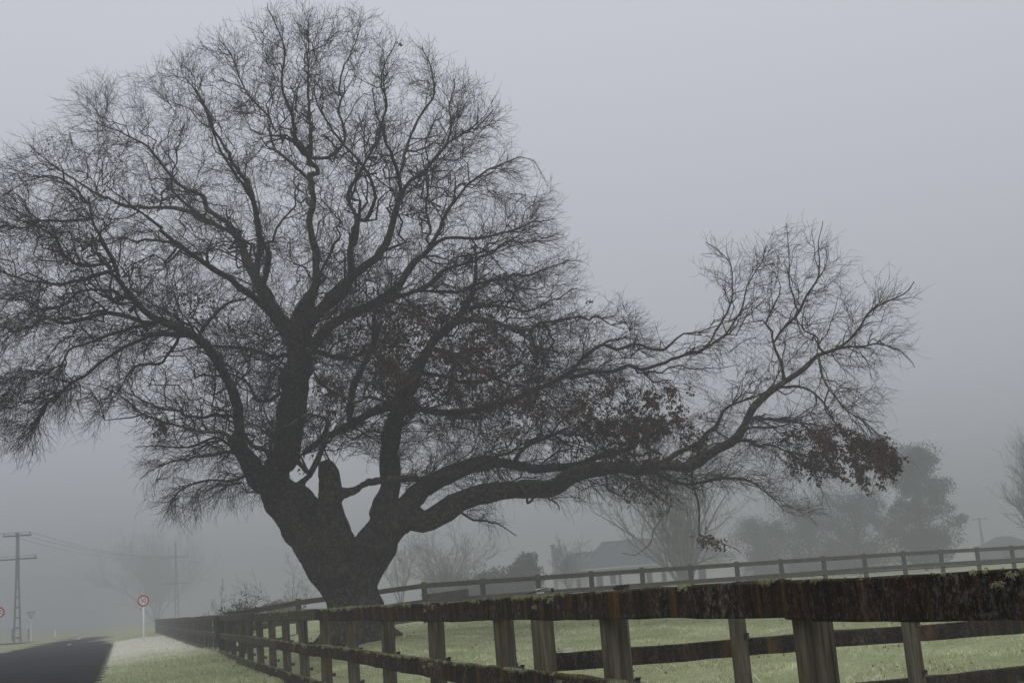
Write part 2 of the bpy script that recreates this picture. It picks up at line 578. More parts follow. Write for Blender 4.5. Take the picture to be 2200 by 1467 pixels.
# ------------------------------------------------------------------ fences
WOB = {}
def rail_mesh(L, seed, h=.15, th=.048, wob=.006, seg=.25):
    r = np.random.default_rng(seed)
    n = max(3, int(L / seg) + 1)
    xs = np.linspace(0, L, n)
    bv = .007
    sec = np.array([[-th / 2 + bv, 0], [th / 2 - bv, 0], [th / 2, -bv], [th / 2, -h + bv], [th / 2 - bv, -h], [-th / 2 + bv, -h], [-th / 2, -h + bv], [-th / 2, -bv]])
    wz = np.cumsum(r.normal(0, wob * .5, n)); wz -= np.linspace(wz[0], wz[-1], n)
    wy = np.cumsum(r.normal(0, wob * .5, n)); wy -= np.linspace(wy[0], wy[-1], n)
    V = []
    for i, x in enumerate(xs):
        jit = r.normal(0, .0022, (8, 2))
        for (y, z), (jy, jz) in zip(sec, jit):
            V.append((x, y + wy[i] + jy, z + wz[i] + jz))
    F = []
    for i in range(n - 1):
        for k in range(8):
            a, b = i * 8 + k, i * 8 + (k + 1) % 8
            F.append((a, a + 8, b + 8, b))
    F.append(tuple(range(8)))
    F.append(tuple(range((n - 1) * 8, n * 8))[::-1])
    me = bpy.data.meshes.new('rail')
    WOB[me.name] = (xs, wy, wz)
    me.from_pydata(V, [], F)
    me.update()
    return me
def post_mesh(h, seed, w=.14, d=.13, rnd=.45, below=.35):
    r = np.random.default_rng(seed)
    k, n = 12, 9
    zs = np.linspace(-below, h, n)
    V = []
    ph = r.uniform(0, 6.28)
    for i, z in enumerate(zs):
        tp = 1 + .05 * (1 - i / n)
        for j in range(k):
            a = 2 * math.pi * (j + .5) / k
            c, s_ = math.cos(a), math.sin(a)
            e = rnd
            x = math.copysign(abs(c) ** e, c) * w / 2 * tp
            y = math.copysign(abs(s_) ** e, s_) * d / 2 * tp
            j_ = 1 + .03 * math.sin(3 * a + ph) + r.normal(0, .008)
            zz = z + (r.normal(0, .006) + .01 * math.cos(a + ph) if i == n - 1 else 0)
            V.append((x * j_, y * j_, zz))
    F = [(i * k + j, i * k + (j + 1) % k, (i + 1) * k + (j + 1) % k, (i + 1) * k + j) for i in range(n - 1) for j in range(k)]
    F.append(tuple(range((n - 1) * k, n * k)))
    me = bpy.data.meshes.new('post')
    me.from_pydata(V, [], F)
    me.update()
    return me
def tuft_mesh(seed):
    r = np.random.default_rng(seed)
    B, n = 38, 4
    P = np.zeros((B, n, 3))
    P[:, 0] = r.normal(0, 1, (B, 3)) * [.012, .004, .004] + [0, 0, -.003]
    d = unit(r.normal(0, 1, (B, 3)) * [1, .6, .8] + [0, -.55, .05])
    for i in range(1, n):
        d = unit(d + r.normal(0, .6, (B, 3)) + [0, -.05, -.42])
        P[:, i] = P[:, i - 1] + d * r.uniform(.003, .008, (B, 1))
    R = np.linspace(.0016, .0008, n)[None].repeat(B, 0)
    V, F = tube_arrays(P, R, 3)
    return mesh_faces('lichen_tuft', V, F)
TUFTS = [tuft_mesh(100 + i) for i in range(6)]
for t_ in TUFTS:
    t_.materials.append(M_LICHEN)
def insulator_mesh():
    b = MB()
    b.tube([(0, 0, 0), (0, .035, 0), (0, .05, 0)], [.016, .016, .011], 8)
    b.tube([(0, .045, -.022), (0, .045, -.008), (0, .045, .008), (0, .045, .022)], [.020, .013, .013, .020], 8)
    b.box((0, .004, .018), (.022, .012, .045))
    me = bpy.data.meshes.new('insulator')
    me.from_pydata(b.v, [], b.f)
    me.update()
    me.materials.append(M_BLACK)
    return me
ME_INS = insulator_mesh()

# --- roadside fence
T0, DT, NF = 4.33, 2.06, 2.5
fence = thing('post_and_rail_fence', 'long dark roadside fence with lichen tufts along its rails, running beside the verge', 'fence', tuple(nt(2.6, 12)))
bpy.context.view_layer.update()
def put(o, M, parent):
    o.parent = parent
    o.matrix_parent_inverse = Matrix.Identity(4)
    pm = Matrix.Translation(parent.location) if parent.type == 'EMPTY' else Matrix.Identity(4)
    o.matrix_local = pm.inverted() @ M
post_vars = [post_mesh(1.17, 20 + i, w=.145 + .01 * (i % 3), d=.13, rnd=.5 if i % 2 else .62) for i in range(5)]
for me in post_vars:
    me.materials.append(M_POST)
post_far = [post_mesh(1.17, 60 + i, w=.14, d=.12) for i in range(3)]
for me in post_far:
    me.materials.append(M_POST_FAR)
POSTS = {}
for k in range(-1, 49):
    o = bpy.data.objects.new('post', (post_vars if k < 13 else post_far)[k % 3 if k >= 13 else k % 5])
    COL.objects.link(o)
    ang = random.uniform(-.12, .12)
    x = DV * math.cos(ang) + NV * math.sin(ang)
    y = np.array([-x[1], x[0], 0])
    lean = np.array([random.uniform(-.012, .012), random.uniform(-.012, .012), 1])
    lean = unit(lean)
    x = unit(x - lean * (x @ lean))
    y = np.cross(lean, x)
    MW = frame(x, y, lean, nt(NF + .025 + .065, T0 + DT * k, 0))
    put(o, MW, fence)
    POSTS[k] = o
    if k < 16:
        for zz in (.70, .33):
            i_ = bpy.data.objects.new('insulator', ME_INS)
            COL.objects.link(i_)
            i_.parent = o
            i_.matrix_local = MW.inverted() @ frame(-DV, NV, np.array([0, 0, 1.]), nt(NF + .025 + .122, T0 + DT * k - .02, zz))
far_rail_vars = [rail_mesh(2 * DT - .008, 300 + i, seg=.8) for i in range(3)]
for me in far_rail_vars:
    me.materials.append(M_RAIL_PALE)
RAILS = []
def add_rail(parent, P0, P1, mesh, side, name='rail', roll=0.0):
    """mesh runs along +x with its upper edge at z=0"""
    x = unit(np.array(P1, float) - np.array(P0, float))
    y = unit(np.array([side[0], side[1], 0.0]) - x * np.dot(x, side))
    z = np.cross(x, y)
    if z[2] < 0:
        y, z = -y, -z
    o = bpy.data.objects.new(name, mesh)
    COL.objects.link(o)
    put(o, frame(x, y, z, P0), parent)
    return o, (x, y, z)
for j, k in enumerate(range(-2, 48, 2)):
    for lv, top in enumerate((1.2, .735, .262)):
        kk = k if lv != 1 else k
        near = k < (8 if lv == 1 else 6 if lv == 0 else 8)
        ta, tb = T0 + DT * kk + .004, T0 + DT * (kk + 2) - .004
        prd = .006 if j % 2 else -.006
        if lv == 1 and k < 8:
            prd -= .042                         # lapped over the older rails
            if k == 6:
                tb += .16
        dz0, dz1 = random.uniform(-.006, .006), random.uniform(-.006, .006)
        L = tb - ta
        if near:
            me = rail_mesh(L, 400 + j * 3 + lv)
            me.materials.append(M_RAIL_WET)
        else:
            me = far_rail_vars[(j + lv) % 3]  # farther rails: brightening put into a paler grey-green wood colour
            if lv == 2 and k < 12:
                me = rail_mesh(L, 480 + j)
                me.materials.append(M_RAIL_WET if k < 10 else M_RAIL_PALE)
        o, fr = add_rail(fence, nt(NF + prd, ta, top + dz0), nt(NF + prd, tb, top + dz1), me, NV)
        RAILS.append((o, fr, ta, tb, top, lv, k, prd))
# lichen tufts along the near rails
nt_count = 0
for (o, fr, ta, tb, top, lv, k, prd) in RAILS:
    if k > 8 or lv == 2 and k < 4:
        continue
    n_t = {-2: 18, 0: 28, 2: 28, 4: 20, 6: 14, 8: 10}[k] if lv < 2 else 7
    cl = [random.uniform(.1, 3.9) for _ in range(4)]
    for q in range(n_t):
        u = random.choice(cl) + random.gauss(0, .10) if random.random() < .45 else random.uniform(.03, 3.95)
        if not 0.02 < u < 3.96:
            continue
        t_ = bpy.data.objects.new('lichen_tuft', random.choice(TUFTS))
        COL.objects.link(t_)
        t_.parent = o
        s = random.uniform(.7, 1.5) * (1.2 if k > 3 else .55 if k < 0 else .85)
        zz = -.004 if random.random() < .80 else -abs(random.gauss(0, .035)) - .012
        yy = -.025
        wx_ = WOB[o.data.name]
        yy = .027 + float(np.interp(u, wx_[0], wx_[1]))
        zz += float(np.interp(u, wx_[0], wx_[2])) + .004
        t_.matrix_local = Matrix.Translation((u, yy, zz)) @ Matrix.Rotation(math.pi + random.uniform(-.7, .7), 4, 'Z') @ Matrix.Diagonal((s * 1.25, s, s, 1))
        nt_count += 1
# continuous fringe of small lichen where single tufts no longer show
def fringe(o, L, count, seed):
    r = np.random.default_rng(seed)
    P = np.zeros((count, 3, 3))
    P[:, 0] = np.stack([r.uniform(0, L, count), r.uniform(.006, .025, count), r.uniform(-.006, .002, count)], 1)
    wx_ = WOB[o.data.name]
    P[:, 0, 1] += np.interp(P[:, 0, 0], wx_[0], wx_[1])
    P[:, 0, 2] += np.interp(P[:, 0, 0], wx_[0], wx_[2]) + .002
    d = unit(r.normal(0, 1, (count, 3)) + [0, .9, -.1])
    for i in (1, 2):
        P[:, i] = P[:, i - 1] + d * r.uniform(.004, .011, (count, 1))
        d = unit(d + r.normal(0, .4, (count, 3)) + [0, 0, -.6])
    R = np.linspace(.0028, .0012, 3)[None].repeat(count, 0)
    V, F = tube_arrays(P, R, 3)
    f_ = link('lichen_fringe', mesh_faces('lichen_fringe', V, F), M_LICHEN, o, 'stuff')
for (o, fr, ta, tb, top, lv, k, prd) in RAILS:
    if k <= 14 and not (lv == 2 and k < 4):
        fringe(o, tb - ta, {-2: 60, 0: 100, 2: 180}.get(k, 260), 900 + k * 3 + lv)
# electric wires on the paddock side of the near fence
wires = []
for zz, rr_ in ((.70, .0016), (.33, .0016)):
    pts = []
    for k in range(-1, 16):
        pts.append(nt(NF + .025 + .122 + .045, T0 + DT * k, zz))
        pts.append(nt(NF + .025 + .122 + .045, T0 + DT * (k + .5), zz - .012))
    pts = [q - np.array(fence.location) for q in pts]
    w_ = MB().tube(pts, rr_, 4).build('wire', M_WIRE, fence)

# --- angled fence behind it on the right
b0 = np.array([.068, 10.27])
bs = np.array([1.713, .699])
bn = unit(np.array([bs[1], -bs[0]]))
def on_plane(px, py, p0, dr):
    r = at(px, py, 1) - CAM
    nrm = np.array([dr[1], -dr[0]])
    t = (p0 @ nrm) / (r[:2] @ nrm)
    return CAM + t * r
za, zb = on_plane(1196, 1402, b0, bs), on_plane(2200, 1325, b0, bs)
ua, ub = (za[:2] - b0) @ bs / (bs @ bs), (zb[:2] - b0) @ bs / (bs @ bs)
def back_top(u):
    return za[2] + (zb[2] - za[2]) * (u - ua) / (ub - ua)
fb = thing('angled_fence', 'dark fence branching off behind the roadside fence, with a thick round corner post', 'fence', (b0[0], b0[1], float(ground_h(*b0))))
corner = post_mesh(1.05, 77, w=.185, d=.185, rnd=.95)
corner.materials.append(M_POST)
bpost = [post_mesh(.98, 80 + i, w=.13, d=.12) for i in range(2)]
for me in bpost:
    me.materials.append(M_POST)
bx = np.array([*unit(bs), 0.0])
by = np.array([-bx[1], bx[0], 0])
for k in range(0, 6):
    q = b0 + bs * k
    tz = back_top(k) + .45
    o = bpy.data.objects.new('post', corner if k == 0 else bpost[k % 2])
    COL.objects.link(o)
    hm = 1.05 if k == 0 else .98
    MW = frame(bx, by, np.array([0, 0, 1.0]), (q[0], q[1], tz - hm - (0 if k == 0 else .02)))
    put(o, MW, fb)
    for zz in (back_top(k) + .03, back_top(k) - .42):
        if k:
            i_ = bpy.data.objects.new('insulator', ME_INS)
            COL.objects.link(i_)
            i_.parent = o
            i_.matrix_local = MW.inverted() @ frame(bx, -by, np.array([0, 0, -1.]), (*(q - by[:2] * .055 + bx[:2] * .03), zz))
brl = [rail_mesh(float(np.linalg.norm(bs)) * 2 - .01, 510 + i) for i in range(3)]
brail_mat = M_RAIL_WET
for me in brl:
    me.materials.append(brail_mat)
for k in (0, 2, 4):
    for lv in range(3):
        off = by[:2] * (.085)
        Pa, Pb = b0 + bs * (k + .003) + off, b0 + bs * (k + 1.997) + off
        add_rail(fb, (Pa[0], Pa[1], back_top(k) + .43 - .45 * lv - (.43 - .45 if False else 0) - (-.02 if lv == 1 else 0)), (Pb[0], Pb[1], back_top(k + 2) + .43 - .45 * lv + (.02 if lv == 1 else 0)), brl[lv], by)
# white strain insulator, black lead and clips on the corner
wi = thing('strain_insulator', 'white wire strainer with a black lead above the corner post', 'insulator', tuple(at(1160, 1269, 9.2)))
L0 = np.array(wi.location)
b = MB()
b.box((0, 0, .014), (.062, .02, .010)); b.box((0, 0, -.014), (.062, .02, .010)); b.box((-.026, 0, 0), (.012, .02, .03))
b.build('strain_body', M_WHITE, wi)
MB().tube([(-.20, .0, -.035), (-.08, -.012, -.012), (.02, -.014, .012), (.07, -.01, .012), (.09, 0, .006)], .004, 5).build('lead', M_BLACK, wi)
b = MB().box((.095, 0, 0), (.022, .02, .032)); b.build('clip', M_BLACK, wi)
wi2 = thing('wire_tensioner', 'small white wire tensioner beside the middle rail of the angled fence', 'insulator', tuple(at(1221, 1396, 9.9)))
b = MB()
b.box((0, 0, .013), (.085, .02, .009)); b.box((0, 0, -.013), (.085, .02, .009)); b.box((-.036, 0, 0), (.014, .02, .028)); b.box((.036, 0, 0), (.010, .02, .028))
b.build('tensioner_body', M_WHITE, wi2)
MB().tube([(-.25, 0, -.012), (-.04, 0, 0)], .0025, 4).build('lead', M_BLACK, wi2)
bc = tag(MB().box((0, 0, 0), (.06, .03, .035)).tube([(-.045, 0, .0), (.045, 0, .008)], .014, 6).build('wire_clip', M_BLACK), 'black plastic wire clip showing just above the top rail', 'clip')
bc.location = tuple(nt(NF + .16, T0 + DT + .02, 1.205))
# top electric wire strung along the back of the roadside fence
pts = [nt(NF + .17, T0 + DT * k, 1.205) for k in np.arange(-1, 2.2, .5)]
tag(MB().tube(pts, .0022, 4).build('electric_wire', M_WIRE), 'thin electric wire strung just above the top rail', 'wire')

# --- far fence across the paddock
f0, fs_ = np.array([-3.279, 37.78]), np.array([1.7578, .954])
fx = np.array([*unit(fs_), 0.0])
fy = np.array([-fx[1], fx[0], 0])
ks = [-4, -2, 0, 4, 9, 13, 18]
def far_top(k):
    return float(np.interp(k, [-4.2, -2.9, -2, 0, 4, 10, 13, 20], [1.17, 1.26, 1.45, 1.665, 1.625, 1.53, 1.44, 1.3]))
ff = thing('far_paddock_fence', 'grey three-rail fence crossing the paddock behind the oak', 'fence', (f0[0], f0[1], .4))
far_post = [post_mesh(1.24, 95 + i, w=.15, d=.13, below=.4) for i in range(2)]
for me in far_post:
    me.materials.append(M_POST_FAR)
fseg = float(np.linalg.norm(fs_))
far_rl = [rail_mesh(1.0, 560 + i, seg=.26, wob=.004) for i in range(2)]
for me in far_rl:
    me.materials.append(M_RAIL_PALE)
for k in range(-3, 19):
    q = f0 + fs_ * k
    o = bpy.data.objects.new('post', far_post[k % 2])
    COL.objects.link(o)
    put(o, frame(fx, fy, np.array([random.uniform(-.01, .01), 0, 1.0]), (q[0], q[1], far_top(k) - 1.21)), ff)
    if k < 18:
        for lv in range(3):
            off = -fy[:2] * .10
            Pa = f0 + fs_ * (k + .002) + off
            Pb = f0 + fs_ * (k + .998) + off
            A = np.array([Pa[0], Pa[1], far_top(k) - .475 * lv])
            Bq = np.array([Pb[0], Pb[1], far_top(k + 1) - .475 * lv])
            o, _ = add_rail(ff, A, Bq, far_rl[(k + lv) % 2], -fy)
            o.scale = (float(np.linalg.norm(Bq - A)), 1, 1)
# loose board nailed across the far fence
A = f0 + fs_ * -.05 - fy[:2] * .17
Bq = f0 + fs_ * .70 - fy[:2] * .17
pl = rail_mesh(float(np.linalg.norm(Bq - A)), 571, h=.30)
pl.materials.append(M_RAIL_PALE)
o, _ = add_rail(ff, (A[0], A[1], far_top(0) - .33), (Bq[0], Bq[1], far_top(0) - .26), pl, -fy, 'loose_board')

# ------------------------------------------------------------------ generic branching
def spawn(P, R, count, lo, hi, ang, n, rr, trop=(0, 0, 0), umin=.25, jit=.3, r=None, tipr=.4, rmin=.0, away=None):
    """children of a batch of polylines: P (B,n0,3)"""
    r = r or rng
    B, n0, _ = P.shape
    if np.isscalar(count):
        idx = np.repeat(np.arange(B), count)
    else:
        idx = np.repeat(np.arange(B), count)
    M = len(idx)
    u = r.uniform(umin, 1.0, M) * (n0 - 1)
    i = np.minimum(u.astype(int), n0 - 2)
    fr = (u - i)[:, None]
    S = P[idx, i] * (1 - fr) + P[idx, i + 1] * fr
    Rs = R[idx, i] * (1 - fr[:, 0]) + R[idx, i + 1] * fr[:, 0]
    T = unit(P[idx, i + 1] - P[idx, i])
    rv = unit(np.cross(T, r.normal(0, 1, (M, 3))))
    a = r.uniform(ang[0], ang[1], M)[:, None]
    D = unit(T * np.cos(a) + rv * np.sin(a))
    L = r.uniform(lo, hi, M) / (n - 1)
    Q = np.zeros((M, n, 3))
    Q[:, 0] = S
    tr = np.asarray(trop)
    if away is not None:
        tr = tr + unit(S - away[0]) * away[1]
    for k in range(1, n):
        D = unit(D + r.normal(0, jit, (M, 3)) + tr)
        Q[:, k] = Q[:, k - 1] + D * L[:, None]
    r0 = np.maximum(Rs * rr, rmin)
    RR = r0[:, None] * np.linspace(1, tipr, n)[None]
    return Q, RR, idx

# ------------------------------------------------------------------ the oak
D0 = 26.0
def px_r(w, d):
    return w / 2 / FPX * d
# traced limbs: (depth change along the limb in metres, bark kind, [(x, y, width), ...] in photo pixels at the tree's distance)
LIMBS = [
 ('C0', 1.2, 0, [(735, 1215, 130), (690, 1165, 110), (640, 1112, 92), (603, 1060, 74), (602, 1010, 66), (622, 955, 72), (634, 905, 76), (640, 850, 76), (638, 780, 70), (644, 715, 58), (658, 660, 44), (672, 625, 32), (686, 590, 22)]),
 ('L1', -2.0, 0, [(735, 1215, 130), (690, 1160, 118), (640, 1095, 100), (592, 1048, 76), (547, 1024, 54), (522, 985, 46), (511, 940, 42), (508, 885, 40), (498, 840, 38), (480, 808, 37), (450, 761, 36), (424, 735, 36), (375, 705, 30), (319, 679, 27), (289, 649, 25), (259, 611, 22), (240, 560, 18), (215, 507, 14), (201, 473, 12), (189, 422, 8)]),
 ('ST', -.8, 0, [(735, 1215, 110), (712, 1120, 66), (708, 1055, 48), (705, 1018, 46), (703, 998, 40), (702, 988, 26)]),
 ('R1', -1.0, 0, [(760, 1240, 120), (790, 1195, 90), (826, 1140, 84), (868, 1116, 62), (914, 1104, 50), (962, 1084, 48), (1010, 1064, 46), (1092, 1052, 42), (1153, 1046, 42), (1199, 1042, 40), (1245, 1022, 38), (1291, 1009, 36), (1337, 1000, 34), (1399, 1000, 34), (1478, 1003, 34), (1521, 982, 32), (1561, 963, 30), (1592, 935, 28), (1625, 883, 25), (1653, 855, 23), (1682, 830, 21), (1715, 806, 18), (1752, 769, 15), (1780, 757, 12), (1825, 728, 10), (1850, 699, 8), (1874, 667, 7), (1903, 650, 6), (1964, 605, 4)]),
 ('R2', 2.0, 0, [(840, 1130, 60), (880, 1085, 46), (905, 1065, 42), (932, 1042, 40), (995, 1006, 38), (1046, 996, 38), (1092, 1000, 36), (1153, 1008, 34), (1190, 1005, 32), (1245, 1000, 28), (1276, 985, 24), (1337, 968, 18), (1400, 930, 12), (1450, 900, 8)]),
 ('R0', 1.6, 0, [(822, 1140, 66), (828, 1080, 50), (832, 1030, 46), (844, 930, 44), (868, 870, 42), (895, 800, 40), (922, 752, 38), (968, 690, 34), (1008, 648, 28), (1020, 625, 22), (1022, 578, 15), (1021, 527, 8)]),
 ('R3', -2.0, 0, [(712, 1090, 40), (770, 1049, 26), (802, 1039, 24), (866, 1036, 22), (924, 1026, 20), (995, 1005, 18), (1060, 980, 14), (1130, 960, 10)]),
 # upper crown
 ('C1', 3.0, 0, [(637, 780, 56), (612, 715, 48), (588, 668, 44), (565, 625, 40), (552, 602, 36), (532, 560, 32), (520, 530, 28), (511, 507, 22), (460, 485, 15), (443, 473, 14), (409, 445, 12), (378, 418, 11), (368, 401, 10), (372, 353, 7), (385, 300, 4)]),
 ('C1a', 2.0, 0, [(511, 507, 20), (498, 483, 16), (460, 452, 14), (426, 418, 13), (385, 391, 12), (341, 347, 10), (307, 316, 8), (266, 292, 6), (220, 270, 4)]),
 ('C1b', 1.0, 0, [(552, 602, 26), (562, 540, 20), (545, 452, 17), (532, 405, 15), (505, 364, 13), (474, 312, 11), (457, 275, 9), (440, 234, 7), (420, 205, 5), (400, 170, 4)]),
 ('C1c', -2.0, 0, [(565, 625, 20), (566, 500, 15), (536, 426, 13), (509, 375, 11), (482, 334, 10), (461, 290, 9), (444, 235, 7), (420, 190, 5)]),
 ('L2', -2.5, 0, [(610, 690, 40), (559, 643, 24), (494, 606, 22), (426, 572, 19), (389, 537, 16), (355, 500, 13), (317, 466, 11), (280, 440, 8), (230, 400, 5)]),
 ('L2b', 2.0, 0, [(460, 487, 15), (406, 452, 13), (341, 445, 12), (300, 442, 11), (252, 435, 10), (218, 418, 9), (177, 398, 8), (153, 381, 7), (102, 347, 5), (60, 310, 3)]),
 ('L2c', 2.5, 0, [(389, 537, 12), (324, 497, 9), (273, 500, 8), (238, 520, 6), (190, 530, 4)]),
 ('C2', 2.5, 0, [(660, 660, 50), (688, 615, 26), (687, 560, 24), (680, 500, 22), (676, 450, 21), (676, 392, 19), (673, 344, 17), (674, 290, 12), (669, 232, 10), (663, 177, 8), (664, 119, 6), (663, 51, 4)]),
 ('C2a', -1.5, 0, [(673, 344, 14), (645, 324, 13), (625, 290, 12), (615, 232, 11), (601, 191, 9), (598, 157, 8), (605, 102, 6), (591, 51, 5), (574, 7, 3)]),
 ('C2b', 2.0, 0, [(673, 344, 13), (695, 334, 12), (737, 293, 10), (727, 222, 8), (729, 177, 7), (737, 143, 6), (758, 102, 5), (775, 55, 3)]),
 ('C2c', 2.5, 0, [(676, 395, 11), (650, 372, 10), (622, 351, 10), (594, 317, 9), (584, 286, 8), (564, 239, 7), (536, 205, 6), (516, 170, 5), (499, 119, 4), (470, 80, 3)]),
 ('C5', -2.0, 0, [(655, 690, 36), (700, 655, 29), (741, 619, 24), (746, 540, 20), (758, 491, 17), (790, 460, 15), (809, 415, 13), (798, 375, 11), (765, 335, 10), (727, 303, 9), (700, 256, 8), (683, 215, 6), (678, 160, 4)]),
 ('C6', 1.0, 0, [(644, 740, 44), (690, 672, 38), (755, 599, 32), (785, 578, 30), (819, 544, 27), (847, 500, 24), (858, 460, 22), (867, 426, 20), (885, 395, 14), (918, 365, 13), (959, 307, 11), (966, 266, 9), (964, 220, 6), (975, 170, 4)]),
 ('C6a', -2.0, 0, [(867, 426, 16), (853, 368, 13), (840, 324, 11), (826, 283, 9), (812, 240, 6), (800, 190, 4)]),
 ('C6b', 2.0, 0, [(857, 380, 12), (864, 340, 11), (877, 300, 10), (894, 256, 9), (911, 222, 8), (932, 191, 7), (925, 143, 5), (908, 102, 4)]),
 ('C6c', -1.5, 0, [(959, 307, 9), (1000, 286, 7), (1030, 270, 6), (1060, 235, 4)]),
 ('C7', 2.0, 0, [(750, 540, 16), (762, 480, 14), (755, 453, 13), (744, 409, 12), (775, 358, 11), (809, 300, 10), (826, 249, 10), (830, 211, 9), (822, 160, 6), (850, 90, 4)]),
 ('C8', 1.5, 0, [(638, 800, 44), (690, 720, 36), (755, 672, 31), (809, 647, 28), (857, 619, 27), (880, 585, 25), (908, 551, 22), (925, 536, 18), (976, 446, 12), (1025, 382, 9), (1077, 352, 7), (1130, 340, 4)]),
 ('C8a', -1.0, 0, [(925, 536, 12), (972, 514, 11), (1025, 517, 9), (1100, 499, 8), (1137, 484, 6), (1190, 470, 4)]),
 ('C8b', 2.0, 0, [(925, 536, 10), (922, 499, 9), (916, 450, 9), (918, 397, 8), (905, 330, 5)]),
 ('C9', -2.5, 0, [(770, 665, 22), (830, 655, 18), (890, 625, 15), (942, 592, 13), (987, 566, 12), (1032, 551, 10), (1062, 547, 9), (1085, 525, 8), (1140, 525, 5), (1200, 515, 3)]),
 ('C10', 2.5, 0, [(900, 640, 14), (980, 620, 11), (1060, 600, 9), (1130, 600, 7), (1190, 580, 5), (1250, 560, 3)]),
 ('C11', 1.0, 0, [(1000, 660, 12), (1070, 660, 10), (1130, 670, 8), (1180, 650, 6), (1240, 620, 4)]),
 # left side
 ('L1a', -2.0, 0, [(424, 735, 18), (375, 728, 16), (326, 720, 13), (244, 757, 12), (180, 806, 11), (157, 819, 10), (112, 855, 9), (86, 900, 8), (71, 930, 6), (22, 967, 4)]),
 ('L1b', 1.5, 0, [(350, 695, 16), (319, 697, 15), (225, 677, 14), (150, 694, 12), (109, 686, 11), (45, 711, 9), (0, 692, 7), (-60, 720, 4)]),
 ('L1c', 1.0, 0, [(380, 735, 10), (345, 772, 9), (292, 784, 8), (262, 821, 6), (235, 870, 3)]),
 ('L1d', -2.5, 0, [(319, 690, 11), (250, 710, 10), (187, 731, 9), (142, 746, 8), (124, 772, 7), (60, 800, 5), (20, 850, 3)]),
 ('L1e', 2.0, 0, [(255, 600, 14), (235, 592, 13), (177, 599, 12), (136, 609, 11), (85, 602, 9), (34, 589, 8), (0, 578, 7), (-60, 560, 4)]),
 ('L1f', -2.0, 0, [(245, 572, 13), (191, 561, 12), (150, 555, 11), (130, 524, 10), (102, 497, 8), (68, 480, 7), (20, 470, 4)]),
 ('L1g', 1.0, 0, [(201, 473, 10), (136, 473, 9), (82, 469, 8), (41, 480, 7), (0, 486, 5), (-50, 500, 3)]),
 ('L1h', 2.5, 0, [(300, 655, 10), (252, 626, 9), (191, 616, 8), (136, 657, 7), (80, 660, 5), (20, 640, 3)]),
 ('L1i', 2.0, 0, [(424, 735, 16), (440, 690, 12), (480, 660, 10), (530, 640, 7), (560, 600, 4)]),
 ('L1j', -1.5, 0, [(189, 440, 8), (150, 400, 7), (110, 380, 6), (60, 390, 4), (10, 420, 3)]),
 ('L5', -4.0, 1, [(585, 1040, 24), (597, 1010, 17), (578, 988, 16), (565, 969, 15), (530, 959, 14), (498, 946, 13), (487, 945, 12), (412, 926, 10), (345, 900, 9), (300, 889, 8), (262, 862, 7), (225, 840, 5), (169, 821, 3)]),
 ('L6', -2.0, 0, [(508, 890, 12), (470, 898, 10), (412, 892, 9), (337, 877, 8), (292, 847, 6), (250, 830, 3)]),
 ('L7', -1.0, 0, [(545, 1022, 10), (491, 1035, 8), (450, 1035, 7), (394, 1050, 6), (364, 1075, 4), (350, 1110, 2)]),
 ('L7b', 2.0, 0, [(520, 985, 12), (470, 975, 10), (410, 985, 8), (350, 1000, 6), (300, 1030, 3)]),
 ('L7c', -1.5, 0, [(515, 960, 10), (460, 945, 9), (400, 955, 7), (340, 955, 5), (290, 960, 3)]),
 ('L8', 1.0, 0, [(630, 845, 18), (615, 847, 13), (577, 862, 12), (544, 855, 11), (532, 825, 9), (499, 806, 8), (450, 790, 5)]),
 ('L9', 1.5, 0, [(625, 775, 18), (596, 761, 13), (544, 746, 12), (480, 748, 10), (412, 750, 8), (350, 760, 5)]),
 ('L3', -3.0, 1, [(595, 1045, 30), (625, 1050, 26), (649, 1043, 25), (668, 1020, 22), (687, 978, 19), (697, 943, 16), (703, 917, 13), (692, 902, 11), (669, 895, 10), (642, 902, 9), (584, 923, 6), (540, 930, 3)]),
 ('L4', -2.5, 1, [(664, 1020, 16), (656, 1005, 14), (629, 981, 13), (610, 965, 12), (585, 946, 10), (555, 915, 7), (520, 900, 4)]),
 ('M1', 1.0, 0, [(650, 975, 40), (714, 936, 27), (765, 908, 25), (815, 880, 24), (870, 878, 23), (940, 888, 22), (1010, 882, 21), (1060, 876, 20), (1101, 865, 19), (1169, 835, 17), (1210, 812, 16), (1232, 790, 15), (1247, 771, 14), (1277, 749, 13), (1300, 739, 13), (1330, 749, 12), (1364, 737, 12), (1397, 749, 11), (1439, 752, 10), (1480, 715, 8), (1540, 700, 5)]),
 ('M1b', -1.5, 0, [(1210, 812, 14), (1244, 797, 13), (1319, 788, 12), (1349, 775, 12), (1379, 784, 11), (1409, 786, 11), (1442, 775, 10), (1491, 764, 10), (1532, 734, 8), (1570, 700, 7), (1592, 655, 6), (1600, 618, 5), (1629, 573, 4), (1645, 530, 3)]),
 ('M1c', 1.5, 0, [(1491, 764, 8), (1523, 730, 7), (1539, 699, 7), (1564, 654, 6), (1562, 593, 5), (1547, 552, 4), (1515, 520, 3)]),
 ('M2', .5, 0, [(740, 905, 26), (757, 840, 23), (775, 795, 23), (800, 745, 22), (806, 700, 20), (812, 655, 18)]),
 ('M3', -1.5, 0, [(690, 760, 22), (710, 766, 15), (748, 773, 14), (782, 759, 13), (830, 740, 9), (880, 745, 6)]),
 ('L10', -5.0, 1, [(843, 885, 14), (843, 868, 12), (789, 851, 11), (761, 866, 11), (727, 848, 10), (700, 827, 10), (676, 803, 9), (662, 769, 8), (608, 742, 7), (550, 718, 5), (500, 700, 3)]),
 ('L11', -4.5, 1, [(858, 900, 16), (866, 912, 13), (853, 858, 12), (850, 793, 10), (840, 769, 7), (815, 740, 4)]),
 # right side
